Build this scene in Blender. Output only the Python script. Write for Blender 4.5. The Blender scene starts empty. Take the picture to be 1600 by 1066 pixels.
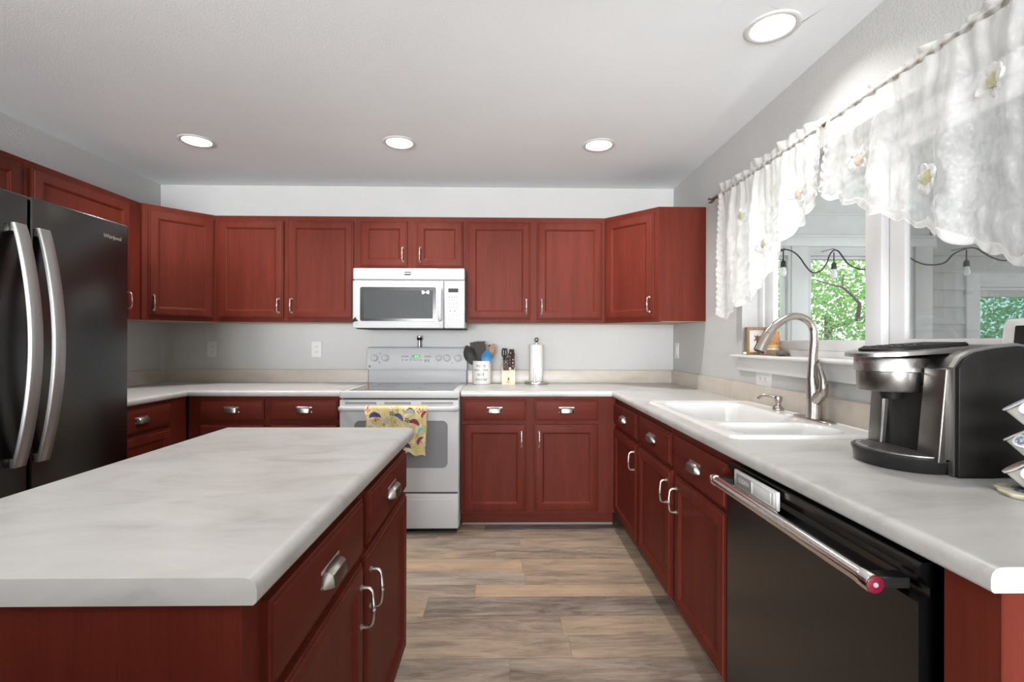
import bpy, bmesh, math, random
from mathutils import Vector, Matrix, noise
PI = math.pi
SC = bpy.context.scene
COL = SC.collection

# ------------------------------------------------------------------ camera, world, light, exposure
cam_d = bpy.data.cameras.new('camera')
cam = bpy.data.objects.new('camera', cam_d); COL.objects.link(cam)
cam_d.sensor_fit = 'HORIZONTAL'; cam_d.sensor_width = 36.0
cam_d.lens = 742.39 / 1600 * 36
cam_d.clip_start = 0.02
YAW, ROLL = 0.0161, 0.0029
cam.matrix_world = (Matrix.Translation((0, -3.7442, 1.2405)) @ Matrix.Rotation(-YAW, 4, 'Z')
                    @ Matrix.Rotation(PI/2, 4, 'X') @ Matrix.Rotation(ROLL, 4, 'Z'))
SC.camera = cam

w = bpy.data.worlds.new('world'); SC.world = w; w.use_nodes = True
wn = w.node_tree.nodes; wn['Background'].inputs[0].default_value = (0.93, 0.97, 1.0, 1); wn['Background'].inputs[1].default_value = 1.9

def area_light(name, loc, rot, sx, sy, power, color, shape='RECTANGLE', spread=PI):
    d = bpy.data.lights.new(name, 'AREA'); d.shape = shape; d.size = sx; d.size_y = sy
    d.energy = power; d.color = color; d.spread = spread
    o = bpy.data.objects.new(name, d); COL.objects.link(o); o.location = loc; o.rotation_euler = rot
    return o
# added fill lamp in the unseen rear opening, tilted up to brighten the ceiling
area_light('rear_fill', (-0.9, -11.0, 1.2), (PI/2+0.38, 0, 0), 4.2, 2.0, 960, (0.965, 0.985, 1.0), spread=math.radians(170))
# added fill lamp in front of the windowless far left wall
area_light('side_fill', (-5.75, -7.0, 1.3), (PI/2+0.5, 0, -PI/2), 3.0, 1.9, 260, (0.965, 0.985, 1.0), spread=math.radians(170))
# added fill lamp low on the porch, aimed up through the sink window
area_light('porch_fill', (2.6, -1.95, 0.25), (0, math.radians(130), 0), 1.0, 2.0, 20, (1.0, 1.0, 0.99), spread=math.radians(120))
CAN_POWER = 8.5
CAN_POWER_REAR = 8.0
CAN_COLOR = (1.0, 0.965, 0.91)

SC.view_settings.view_transform = 'Standard'; SC.view_settings.look = 'None'
SC.view_settings.gamma = 1; SC.view_settings.use_curve_mapping = False
SC.view_settings.exposure = 0.33
SC.cycles.use_denoising = True
SC.cycles.max_bounces = 10; SC.cycles.diffuse_bounces = 6; SC.cycles.transparent_max_bounces = 24
SC.cycles.caustics_reflective = False; SC.cycles.caustics_refractive = False
SC.cycles.sample_clamp_indirect = 4.0

# ------------------------------------------------------------------ room dimensions (metres); back wall at y = 0
XL, XR, H = -2.679, 1.338, 2.449
CT = 0.914            # worktop height
REAR = -11.0

# ------------------------------------------------------------------ materials
MAT = {}
def _new(name):
    m = bpy.data.materials.new(name); m.use_nodes = True
    nt = m.node_tree; b = nt.nodes['Principled BSDF']
    MAT[name] = m
    return m, nt, b
def plain(name, col, rough=0.5, metal=0.0, coat=0.0, noise_amt=0.0, noise_scale=30.0, bump=0.0, bump_scale=200.0, spec=0.5, emit=None, emit_s=0.0, aniso=0.0):
    m, nt, b = _new(name)
    b.inputs['Base Color'].default_value = (*col, 1); b.inputs['Roughness'].default_value = rough
    b.inputs['Metallic'].default_value = metal; b.inputs['Coat Weight'].default_value = coat
    b.inputs['Coat Roughness'].default_value = 0.12
    b.inputs['Specular IOR Level'].default_value = spec
    if emit: b.inputs['Emission Color'].default_value = (*emit, 1); b.inputs['Emission Strength'].default_value = emit_s
    tc = nt.nodes.new('ShaderNodeTexCoord')
    n = nt.nodes.new('ShaderNodeTexNoise'); n.inputs['Scale'].default_value = noise_scale; n.inputs['Detail'].default_value = 4
    nt.links.new(tc.outputs['Object'], n.inputs['Vector'])
    if noise_amt:
        r = nt.nodes.new('ShaderNodeValToRGB')
        r.color_ramp.elements[0].position = 0.3; r.color_ramp.elements[1].position = 0.7
        r.color_ramp.elements[0].color = (*[max(0, c*(1-noise_amt)) for c in col], 1)
        r.color_ramp.elements[1].color = (*[min(1, c*(1+noise_amt)) for c in col], 1)
        nt.links.new(n.outputs['Fac'], r.inputs[0]); nt.links.new(r.outputs[0], b.inputs['Base Color'])
    if bump:
        n2 = nt.nodes.new('ShaderNodeTexNoise'); n2.inputs['Scale'].default_value = bump_scale; n2.inputs['Detail'].default_value = 3
        nt.links.new(tc.outputs['Object'], n2.inputs['Vector'])
        bp = nt.nodes.new('ShaderNodeBump'); bp.inputs['Strength'].default_value = bump; bp.inputs['Distance'].default_value = 0.004
        nt.links.new(n2.outputs['Fac'], bp.inputs['Height']); nt.links.new(bp.outputs[0], b.inputs['Normal'])
    return m
def brushed(name, col, rough, axis='Z', metal=1.0, stretch=90.0):
    m, nt, b = _new(name)
    b.inputs['Base Color'].default_value = (*col, 1); b.inputs['Metallic'].default_value = metal
    tc = nt.nodes.new('ShaderNodeTexCoord'); mp = nt.nodes.new('ShaderNodeMapping')
    s = {'X': (6, stretch*14, stretch*14), 'Y': (stretch*14, 6, stretch*14), 'Z': (stretch*14, stretch*14, 6)}[axis]
    mp.inputs['Scale'].default_value = s
    n = nt.nodes.new('ShaderNodeTexNoise'); n.inputs['Scale'].default_value = 1.0; n.inputs['Detail'].default_value = 2
    mr = nt.nodes.new('ShaderNodeMapRange'); mr.inputs[3].default_value = rough*0.92; mr.inputs[4].default_value = rough*1.08
    nt.links.new(tc.outputs['Object'], mp.inputs[0]); nt.links.new(mp.outputs[0], n.inputs['Vector'])
    nt.links.new(n.outputs['Fac'], mr.inputs[0]); nt.links.new(mr.outputs[0], b.inputs['Roughness'])
    return m
def wood(name, dark, mid, light, rough=0.4, axis='Z', coat=0.0, fine=1.0, spec=0.5):
    m, nt, b = _new(name)
    tc = nt.nodes.new('ShaderNodeTexCoord'); oi = nt.nodes.new('ShaderNodeObjectInfo')
    add = nt.nodes.new('ShaderNodeVectorMath'); add.operation = 'ADD'
    mul = nt.nodes.new('ShaderNodeMath'); mul.operation = 'MULTIPLY'; mul.inputs[1].default_value = 7.3
    nt.links.new(oi.outputs['Random'], mul.inputs[0])
    nt.links.new(tc.outputs['Object'], add.inputs[0]); nt.links.new(mul.outputs[0], add.inputs[1])
    def lay(sc_long, sc_cross, detail):
        mp = nt.nodes.new('ShaderNodeMapping')
        s = {'X': (sc_long, sc_cross, sc_cross), 'Y': (sc_cross, sc_long, sc_cross), 'Z': (sc_cross, sc_cross, sc_long)}[axis]
        mp.inputs['Scale'].default_value = s
        nt.links.new(add.outputs[0], mp.inputs[0])
        n = nt.nodes.new('ShaderNodeTexNoise'); n.inputs['Scale'].default_value = 1; n.inputs['Detail'].default_value = detail
        n.inputs['Roughness'].default_value = 0.6; n.inputs['Distortion'].default_value = 0.25
        nt.links.new(mp.outputs[0], n.inputs['Vector'])
        return n
    a = lay(1.6, 16*fine, 4); c = lay(5, 130*fine, 3)
    mix = nt.nodes.new('ShaderNodeMath'); mix.operation = 'MULTIPLY_ADD'
    mix.inputs[1].default_value = 0.38
    nt.links.new(c.outputs['Fac'], mix.inputs[0])
    sc = nt.nodes.new('ShaderNodeMath'); sc.operation = 'MULTIPLY'; sc.inputs[1].default_value = 0.62
    nt.links.new(a.outputs['Fac'], sc.inputs[0]); nt.links.new(sc.outputs[0], mix.inputs[2])
    r = nt.nodes.new('ShaderNodeValToRGB'); e = r.color_ramp.elements
    e[0].position = 0.34; e[0].color = (*dark, 1); e[1].position = 0.66; e[1].color = (*light, 1)
    q = e.new(0.5); q.color = (*mid, 1)
    nt.links.new(mix.outputs[0], r.inputs[0]); nt.links.new(r.outputs[0], b.inputs['Base Color'])
    bp = nt.nodes.new('ShaderNodeBump'); bp.inputs['Strength'].default_value = 0.12; bp.inputs['Distance'].default_value = 0.002
    nt.links.new(c.outputs['Fac'], bp.inputs['Height']); nt.links.new(bp.outputs[0], b.inputs['Normal'])
    b.inputs['Roughness'].default_value = rough; b.inputs['Coat Weight'].default_value = coat; b.inputs['Coat Roughness'].default_value = 0.2
    b.inputs['Specular IOR Level'].default_value = spec
    return m
def laminate(name, c0, c1, c2, rough=0.33):
    m, nt, b = _new(name)
    tc = nt.nodes.new('ShaderNodeTexCoord')
    mp = nt.nodes.new('ShaderNodeMapping'); mp.inputs['Scale'].default_value = (2.2, 5.0, 5.0); mp.inputs['Rotation'].default_value = (0, 0, 0.5)
    nt.links.new(tc.outputs['Object'], mp.inputs[0])
    n = nt.nodes.new('ShaderNodeTexNoise'); n.inputs['Scale'].default_value = 1.6; n.inputs['Detail'].default_value = 7; n.inputs['Roughness'].default_value = 0.62; n.inputs['Distortion'].default_value = 0.9
    nt.links.new(mp.outputs[0], n.inputs['Vector'])
    r = nt.nodes.new('ShaderNodeValToRGB'); e = r.color_ramp.elements
    e[0].position = 0.28; e[0].color = (*c0, 1); e[1].position = 0.72; e[1].color = (*c2, 1); q = e.new(0.48); q.color = (*c1, 1)
    nt.links.new(n.outputs['Fac'], r.inputs[0]); nt.links.new(r.outputs[0], b.inputs['Base Color'])
    b.inputs['Roughness'].default_value = rough
    return m
def attr_color(name, attr, rough=0.6, bump=0.0):
    m, nt, b = _new(name)
    a = nt.nodes.new('ShaderNodeAttribute'); a.attribute_name = attr
    nt.links.new(a.outputs['Color'], b.inputs['Base Color']); b.inputs['Roughness'].default_value = rough; b.inputs['Specular IOR Level'].default_value = 0.15 if name == 'leaf' else 0.5
    return m
def glassy(name, tint=(1, 1, 1), refl=0.06, rough=0.0):
    m, nt, b = _new(name); nt.nodes.remove(b)
    out = nt.nodes['Material Output']
    t = nt.nodes.new('ShaderNodeBsdfTransparent'); t.inputs[0].default_value = (*tint, 1)
    g = nt.nodes.new('ShaderNodeBsdfGlossy'); g.inputs['Roughness'].default_value = rough
    ge = nt.nodes.new('ShaderNodeNewGeometry'); dt = nt.nodes.new('ShaderNodeVectorMath'); dt.operation = 'DOT_PRODUCT'
    nt.links.new(ge.outputs['Normal'], dt.inputs[0]); nt.links.new(ge.outputs['Incoming'], dt.inputs[1])
    def M(op, x, y=None):
        q = nt.nodes.new('ShaderNodeMath'); q.operation = op; nt.links.new(x, q.inputs[0])
        if y is not None: q.inputs[1].default_value = y
        return q.outputs[0]
    c5 = M('POWER', M('MULTIPLY_ADD', M('ABSOLUTE', dt.outputs['Value']), -1.0), 5.0)
    c5.node.inputs[0].links[0].from_node.inputs[2].default_value = 1.0
    mm = M('MULTIPLY_ADD', c5, 0.6).node; mm.inputs[2].default_value = refl*0.5
    mx = nt.nodes.new('ShaderNodeMixShader')
    nt.links.new(mm.outputs[0], mx.inputs[0]); nt.links.new(t.outputs[0], mx.inputs[1]); nt.links.new(g.outputs[0], mx.inputs[2])
    nt.links.new(mx.outputs[0], out.inputs[0])
    return m
def sheer(name, col, opacity, transl=0.5, var=0.13):
    m, nt, b = _new(name); nt.nodes.remove(b)
    out = nt.nodes['Material Output']
    t = nt.nodes.new('ShaderNodeBsdfTransparent')
    d = nt.nodes.new('ShaderNodeBsdfDiffuse'); d.inputs[0].default_value = (*col, 1)
    l = nt.nodes.new('ShaderNodeBsdfTranslucent'); l.inputs[0].default_value = (*col, 1)
    m1 = nt.nodes.new('ShaderNodeMixShader'); m1.inputs[0].default_value = transl
    nt.links.new(d.outputs[0], m1.inputs[1]); nt.links.new(l.outputs[0], m1.inputs[2])
    tc = nt.nodes.new('ShaderNodeTexCoord'); n = nt.nodes.new('ShaderNodeTexNoise'); n.inputs['Scale'].default_value = 14; n.inputs['Detail'].default_value = 4
    mp = nt.nodes.new('ShaderNodeMapping'); mp.inputs['Scale'].default_value = (1, 1.6, 0.55)
    nt.links.new(tc.outputs['Object'], mp.inputs[0]); nt.links.new(mp.outputs[0], n.inputs['Vector'])
    mr = nt.nodes.new('ShaderNodeMapRange'); mr.inputs[1].default_value = 0.3; mr.inputs[2].default_value = 0.7
    mr.inputs[3].default_value = max(0, opacity-var); mr.inputs[4].default_value = min(1, opacity+var)
    nt.links.new(n.outputs['Fac'], mr.inputs[0])
    m2 = nt.nodes.new('ShaderNodeMixShader')
    nt.links.new(mr.outputs[0], m2.inputs[0]); nt.links.new(t.outputs[0], m2.inputs[1]); nt.links.new(m1.outputs[0], m2.inputs[2])
    nt.links.new(m2.outputs[0], out.inputs[0])
    return m

CH_D, CH_M, CH_L = (0.083, 0.0130, 0.0074), (0.099, 0.0163, 0.0093), (0.115, 0.0200, 0.0117)
wood('cherry', CH_D, CH_M, CH_L, rough=0.5, axis='Z', spec=0.12)
wood('cherry_horizontal', CH_D, CH_M, CH_L, rough=0.5, axis='X', spec=0.12)
plain('cabinet_underside', (0.42, 0.30, 0.19), 0.6, noise_amt=0.12)
plain('wall_paint', (0.475, 0.475, 0.47), 0.75, noise_amt=0.015, noise_scale=3, bump=0.5, bump_scale=120, spec=0.25)
plain('ceiling_paint', (0.885, 0.918, 0.945), 0.85, noise_amt=0.012, noise_scale=3, bump=0.15, bump_scale=140, spec=0.2)
plain('trim_white', (0.68, 0.68, 0.67), 0.38, noise_amt=0.01)
plain('vinyl_white', (0.66, 0.66, 0.665), 0.3, noise_amt=0.01)
plain('siding_white', (0.62, 0.62, 0.61), 0.55, noise_amt=0.04, noise_scale=8)
plain('siding_grey', (0.50, 0.495, 0.48), 0.6, noise_amt=0.06, noise_scale=8)
laminate('laminate', (0.335, 0.33, 0.318), (0.43, 0.427, 0.418), (0.49, 0.487, 0.48))
laminate('laminate_warm_shade', (0.40, 0.355, 0.305), (0.46, 0.415, 0.36), (0.51, 0.465, 0.41))  # same laminate as the worktop, with the backsplash's warm shade put into its colour
plain('appliance_white', (0.46, 0.465, 0.475), 0.42, spec=0.2, noise_amt=0.005)
plain('plastic_white', (0.60, 0.60, 0.59), 0.35, noise_amt=0.01)
plain('plastic_grey', (0.24, 0.24, 0.235), 0.5, spec=0.2)
plain('trim_grey', (0.20, 0.18, 0.16), 0.6)
plain('print_grey', (0.16, 0.16, 0.165), 0.5, spec=0.2)
plain('print_dark', (0.05, 0.05, 0.05), 0.5)
plain('black_gap', (0.008, 0.008, 0.008), 0.5)
plain('black_plastic', (0.010, 0.0095, 0.009), 0.45, noise_amt=0.1, spec=0.12)
plain('black_gloss', (0.010, 0.010, 0.010), 0.15, spec=0.4)
plain('black_matte', (0.016, 0.015, 0.014), 0.6, noise_amt=0.2, spec=0.2)
plain('cooktop_glass', (0.035, 0.036, 0.038), 0.06, coat=0.4)
plain('oven_glass', (0.20, 0.205, 0.215), 0.12)
plain('micro_glass', (0.040, 0.044, 0.044), 0.4, spec=0.15)
plain('display_green', (0.01, 0.07, 0.02), 0.2, emit=(0.02, 0.35, 0.06), emit_s=0.35)
plain('digit_green', (0.1, 0.8, 0.2), 0.4, emit=(0.15, 1.0, 0.3), emit_s=1.2)
plain('display_grey', (0.035, 0.037, 0.037), 0.5, spec=0.12)
brushed('black_stainless', (0.092, 0.092, 0.091), 0.26, 'Z')
brushed('black_stainless_side', (0.06, 0.06, 0.06), 0.4, 'Z')
brushed('stainless', (0.62, 0.61, 0.60), 0.27, 'Z')
brushed('handle_steel', (0.40, 0.40, 0.40), 0.45, 'Z')
brushed('stainless_bar', (0.70, 0.68, 0.66), 0.16, 'X')
brushed('nickel', (0.46, 0.42, 0.385), 0.24, 'Z', stretch=60)
brushed('pull_nickel', (0.60, 0.57, 0.525), 0.33, 'X', stretch=40)
plain('chrome', (0.8, 0.79, 0.78), 0.09, metal=1.0)
plain('pewter', (0.30, 0.285, 0.26), 0.35, metal=1.0, noise_amt=0.1)
plain('bronze', (0.16, 0.115, 0.07), 0.4, metal=0.8, noise_amt=0.3, noise_scale=60)
brushed('gunmetal', (0.225, 0.215, 0.205), 0.30, 'Z', stretch=60)
brushed('gunmetal_light', (0.43, 0.42, 0.41), 0.28, 'X', stretch=60)
plain('strip_metal', (0.30, 0.295, 0.285), 0.38, metal=1.0)
plain('grate_metal', (0.34, 0.33, 0.32), 0.4, metal=0.7)
plain('medallion_red', (0.13, 0.004, 0.018), 0.3, coat=0.2)
plain('sink_white', (0.66, 0.665, 0.665), 0.16, coat=0.3)
plain('paper', (0.70, 0.69, 0.675), 0.9, bump=0.4, bump_scale=90)
plain('ceramic', (0.66, 0.65, 0.635), 0.25, coat=0.3)
wood('block_wood', (0.52, 0.40, 0.27), (0.62, 0.49, 0.35), (0.70, 0.57, 0.42), 0.5, 'Z')
wood('frame_wood', (0.17, 0.095, 0.04), (0.24, 0.14, 0.065), (0.31, 0.19, 0.09), 0.45, 'Z', fine=3)
wood('spoon_wood', (0.16, 0.09, 0.05), (0.24, 0.145, 0.085), (0.32, 0.20, 0.12), 0.5, 'Z', fine=3)
plain('knife_handle', (0.026, 0.011, 0.007), 0.5, noise_amt=0.3, noise_scale=60, spec=0.25)
plain('silicone_black', (0.012, 0.011, 0.010), 0.5, spec=0.25)
plain('silicone_grey', (0.040, 0.036, 0.032), 0.6, spec=0.2)
plain('silicone_blue', (0.014, 0.15, 0.33), 0.45)
plain('mat_board', (0.80, 0.77, 0.74), 0.8, noise_amt=0.03)
plain('ornament_brown', (0.40, 0.19, 0.085), 0.75, noise_amt=0.35, noise_scale=90, bump=0.9, bump_scale=120)
plain('straw', (0.55, 0.37, 0.16), 0.8, noise_amt=0.2, noise_scale=80)
plain('stone_dark', (0.10, 0.095, 0.08), 0.6, noise_amt=0.4, noise_scale=60)
plain('stone_pale', (0.72, 0.68, 0.58), 0.6, noise_amt=0.1, noise_scale=60)
plain('ledge_wood', (0.25, 0.175, 0.11), 0.6, noise_amt=0.15)
plain('cord_black', (0.012, 0.012, 0.012), 0.5)
plain('bulb_glass', (0.86, 0.87, 0.86), 0.1, emit=(1, 1, 1), emit_s=0.0)
plain('bark', (0.13, 0.085, 0.06), 0.9, noise_amt=0.3, noise_scale=20)
plain('ground_grass', (0.10, 0.17, 0.05), 0.9, noise_amt=0.4, noise_scale=6)
plain('porch_deck', (0.36, 0.34, 0.31), 0.7, noise_amt=0.1)
attr_color('leaf', 'tone', 0.5)
MAT['leaf'].node_tree.nodes['Principled BSDF'].inputs['Subsurface Weight'].default_value = 0.0
def leaf_translucency():
    nt = MAT['leaf'].node_tree; p_ = nt.nodes['Principled BSDF']; out = nt.nodes['Material Output']
    at = [n for n in nt.nodes if n.type == 'ATTRIBUTE'][0]
    tr = nt.nodes.new('ShaderNodeBsdfTranslucent'); mx = nt.nodes.new('ShaderNodeMixShader'); mx.inputs[0].default_value = 0.45
    nt.links.new(at.outputs['Color'], tr.inputs[0]); nt.links.new(p_.outputs[0], mx.inputs[1]); nt.links.new(tr.outputs[0], mx.inputs[2]); nt.links.new(mx.outputs[0], out.inputs[0])
leaf_translucency()
attr_color('towel_cloth', 'tone', 0.85)
attr_color('agate', 'tone', 0.15)
attr_color('pod_foil', 'tone', 0.3)
plain('pod_cup', (0.80, 0.79, 0.77), 0.35)
plain('wire_chrome', (0.55, 0.54, 0.53), 0.2, metal=1)
glassy('window_glass', (0.97, 0.985, 0.98), 0.05)
glassy('tinted_glass', (0.72, 0.90, 0.88), 0.05)
glassy('clear_plastic', (0.80, 0.82, 0.82), 0.08)
sheer('insect_screen', (0.10, 0.10, 0.10), 0.36, 0.2, 0.0)
sheer('sheer_fabric', (0.90, 0.90, 0.90), 0.47, 0.45, 0.12)
sheer('lace_fabric', (0.86, 0.855, 0.845), 0.78, 0.45, 0.12)
plain('stitch_tan', (0.60, 0.49, 0.40), 0.8, noise_amt=0.15, noise_scale=80)
plain('stitch_olive', (0.44, 0.43, 0.27), 0.8, noise_amt=0.15, noise_scale=80)
plain('stitch_white', (0.86, 0.86, 0.85), 0.8)
plain('lamp_glow', (1, 1, 1), 0.5, emit=(1.0, 0.96, 0.88), emit_s=5.0)
plain('can_reflector', (0.88, 0.83, 0.74), 0.4, emit=None)
plain('badge_grey', (0.045, 0.045, 0.048), 0.5, spec=0.15)
plain('badge_silver', (0.62, 0.62, 0.62), 0.3, metal=0.6)
plain('door_dark', (0.16, 0.16, 0.16), 0.5)

# floor: planks carry a tone per face
def floor_material():
    m, nt, b = _new('vinyl_plank')
    at = nt.nodes.new('ShaderNodeAttribute'); at.attribute_name = 'tone'
    tc = nt.nodes.new('ShaderNodeTexCoord')
    sep = nt.nodes.new('ShaderNodeSeparateColor'); nt.links.new(at.outputs['Color'], sep.inputs[0])
    def nz(sx, sy, detail, rough, dist):
        mp = nt.nodes.new('ShaderNodeMapping'); mp.inputs['Scale'].default_value = (sx, sy, 1)
        nt.links.new(tc.outputs['Object'], mp.inputs[0])
        n = nt.nodes.new('ShaderNodeTexNoise'); n.noise_dimensions = '4D'
        n.inputs['Scale'].default_value = 1; n.inputs['Detail'].default_value = detail; n.inputs['Roughness'].default_value = rough; n.inputs['Distortion'].default_value = dist
        mu = nt.nodes.new('ShaderNodeMath'); mu.operation = 'MULTIPLY'; mu.inputs[1].default_value = 37.0
        nt.links.new(sep.outputs[1], mu.inputs[0]); nt.links.new(mu.outputs[0], n.inputs['W'])
        nt.links.new(mp.outputs[0], n.inputs['Vector'])
        return n
    a = nz(2.4, 15, 8, 0.72, 1.5); g = nz(9, 170, 5, 0.75, 0.4); k = nz(1.8, 6.0, 3, 0.5, 0.9)
    r = nt.nodes.new('ShaderNodeValToRGB'); e = r.color_ramp.elements
    e[0].position = 0.30; e[0].color = (0.090, 0.062, 0.044, 1)
    e[1].position = 0.72; e[1].color = (0.44, 0.325, 0.225, 1)
    for p, c in ((0.42, (0.20, 0.148, 0.110)), (0.52, (0.30, 0.225, 0.163)), (0.60, (0.36, 0.27, 0.192))):
        q = e.new(p); q.color = (*c, 1)
    s1 = nt.nodes.new('ShaderNodeMath'); s1.operation = 'MULTIPLY_ADD'; s1.inputs[1].default_value = 0.62
    s2 = nt.nodes.new('ShaderNodeMath'); s2.operation = 'MULTIPLY_ADD'; s2.inputs[1].default_value = 0.27
    s3 = nt.nodes.new('ShaderNodeMath'); s3.operation = 'MULTIPLY_ADD'; s3.inputs[1].default_value = 0.25
    s4 = nt.nodes.new('ShaderNodeMath'); s4.operation = 'ADD'
    # tone R: plank brightness offset around 0.5
    of = nt.nodes.new('ShaderNodeMath'); of.operation = 'MULTIPLY_ADD'; of.inputs[1].default_value = 0.42; of.inputs[2].default_value = -0.285
    nt.links.new(sep.outputs[0], of.inputs[0])
    nt.links.new(a.outputs['Fac'], s1.inputs[0]); nt.links.new(of.outputs[0], s1.inputs[2])
    nt.links.new(g.outputs['Fac'], s2.inputs[0]); nt.links.new(s1.outputs[0], s2.inputs[2])
    nt.links.new(k.outputs['Fac'], s3.inputs[0]); nt.links.new(s2.outputs[0], s3.inputs[2])
    nt.links.new(s3.outputs[0], r.inputs[0])
    # tone B: greyness
    hsv = nt.nodes.new('ShaderNodeHueSaturation')
    sm = nt.nodes.new('ShaderNodeMath'); sm.operation = 'MULTIPLY_ADD'; sm.inputs[1].default_value = -0.42; sm.inputs[2].default_value = 1.08
    nt.links.new(sep.outputs[2], sm.inputs[0]); nt.links.new(sm.outputs[0], hsv.inputs['Saturation'])
    nt.links.new(r.outputs[0], hsv.inputs['Color']); nt.links.new(hsv.outputs[0], b.inputs['Base Color'])
    bp = nt.nodes.new('ShaderNodeBump'); bp.inputs['Strength'].default_value = 0.15; bp.inputs['Distance'].default_value = 0.002
    nt.links.new(g.outputs['Fac'], bp.inputs['Height']); nt.links.new(bp.outputs[0], b.inputs['Normal'])
    b.inputs['Roughness'].default_value = 0.48; b.inputs['Specular IOR Level'].default_value = 0.4
    return m
floor_material()

# ------------------------------------------------------------------ mesh builder
class B:
    def __init__(s): s.bm = bmesh.new()
    def box(s, x0, x1, y0, y1, z0, z1, bev=0.0, seg=2, edges=None):
        bm = s.bm
        v = [bm.verts.new(p) for p in ((x0,y0,z0),(x1,y0,z0),(x1,y1,z0),(x0,y1,z0),(x0,y0,z1),(x1,y0,z1),(x1,y1,z1),(x0,y1,z1))]
        f = [bm.faces.new([v[i] for i in q]) for q in ((0,3,2,1),(4,5,6,7),(0,1,5,4),(1,2,6,5),(2,3,7,6),(3,0,4,7))]
        if bev:
            es = set(e for q in f for e in q.edges)
            if edges:
                es = {e for e in es if edges((e.verts[0].co+e.verts[1].co)/2, (e.verts[1].co-e.verts[0].co).normalized())}
            bmesh.ops.bevel(bm, geom=list(es), offset=bev, segments=seg, profile=0.5, affect='EDGES')
        return s
    def loops(s, rings, cap0=True, cap1=True, closed=True):
        bm = s.bm; prev = None; first = None
        for r in rings:
            vs = [bm.verts.new(p) for p in r]
            if prev:
                n = len(vs)
                for i in range(n if closed else n-1):
                    j = (i+1) % n
                    try: bm.faces.new((prev[i], prev[j], vs[j], vs[i]))
                    except ValueError: pass
            else: first = vs
            prev = vs
        if cap0 and len(first) > 2: bm.faces.new(list(reversed(first)))
        if cap1 and len(prev) > 2: bm.faces.new(prev)
        return s
    def lathe(s, prof, c=(0,0,0), n=28, axis='Z', cap0=True, cap1=True, sx=1.0, sy=1.0):
        rings = []
        for r, h in prof:
            ring = []
            for i in range(n):
                a = 2*PI*i/n; p = (r*math.cos(a)*sx, r*math.sin(a)*sy, h)
                if axis == 'Y': p = (p[0], -p[2], p[1])
                if axis == 'X': p = (p[2], p[0], p[1])
                ring.append((c[0]+p[0], c[1]+p[1], c[2]+p[2]))
            rings.append(ring)
        return s.loops(rings, cap0, cap1)
    def tube(s, pts, rad, n=12, cap=True, up=None, flat=None):
        pts = [Vector(p) for p in pts]; m = len(pts)
        if not isinstance(rad, (list, tuple)): rad = [rad]*m
        rings = []; prev = None
        for i, p in enumerate(pts):
            t = (pts[min(i+1, m-1)] - pts[max(i-1, 0)]).normalized()
            if prev is None:
                ref = Vector(up) if up else (Vector((0,0,1)) if abs(t.z) < 0.9 else Vector((1,0,0)))
                u = (ref - t*ref.dot(t)).normalized()
            else:
                u = (prev - t*prev.dot(t)).normalized()
            prev = u; v = t.cross(u)
            fl = flat if flat else 1.0
            rings.append([p + u*(rad[i]*math.cos(2*PI*k/n)) + v*(rad[i]*fl*math.sin(2*PI*k/n)) for k in range(n)])
        return s.loops(rings, cap, cap)
    def prism(s, poly, z0, z1, bev=0.0, seg=2):
        bm = s.bm
        a = [bm.verts.new((x, y, z0)) for x, y in poly]; b = [bm.verts.new((x, y, z1)) for x, y in poly]
        fs = [bm.faces.new(list(reversed(a))), bm.faces.new(b)]
        n = len(poly)
        for i in range(n): fs.append(bm.faces.new((a[i], a[(i+1)%n], b[(i+1)%n], b[i])))
        if bev:
            es = [e for e in set(e for q in fs for e in q.edges)]
            bmesh.ops.bevel(bm, geom=es, offset=bev, segments=seg, profile=0.5, affect='EDGES')
        return s
    def slab(s, poly, y0, y1, bev=0.0, seg=2):   # polygon in x,z extruded along y
        t = B(); t.prism(poly, 0, 1)
        for v in t.bm.verts: v.co = Vector((v.co.x, y0 + (y1-y0)*v.co.z, v.co.y))
        if bev: bmesh.ops.bevel(t.bm, geom=list(t.bm.edges), offset=bev, segments=seg, profile=0.5, affect='EDGES')
        bmesh.ops.recalc_face_normals(t.bm, faces=t.bm.faces[:])
        return s.merge(t)
    def panel(s, w, h, steps):   # steps: (inset, depth toward -y); front profile of a framed door
        rings = [[(i, -d, i), (w-i, -d, i), (w-i, -d, h-i), (i, -d, h-i)] for i, d in steps]
        return s.loops(rings)
    def sphere(s, c, r, seg=16, rings=10, sc=(1,1,1)):
        mt = Matrix.Translation(c) @ Matrix.Diagonal((r*sc[0], r*sc[1], r*sc[2], 1))
        bmesh.ops.create_uvsphere(s.bm, u_segments=seg, v_segments=rings, radius=1, matrix=mt); return s
    def grid(s, f, nu, nv, closed_u=False):
        bm = s.bm; vs = [[bm.verts.new(f(i/(nu-1 if not closed_u else nu), j/(nv-1))) for i in range(nu)] for j in range(nv)]
        for j in range(nv-1):
            for i in range(nu if closed_u else nu-1):
                k = (i+1) % nu
                bm.faces.new((vs[j][i], vs[j][k], vs[j+1][k], vs[j+1][i]))
        return s
    def merge(s, o):
        me = bpy.data.meshes.new('tmp'); o.bm.to_mesh(me); s.bm.from_mesh(me); bpy.data.meshes.remove(me); o.bm.free(); return s
    def xform(s, mtx):
        bmesh.ops.transform(s.bm, matrix=mtx, verts=s.bm.verts[:]); return s
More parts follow.
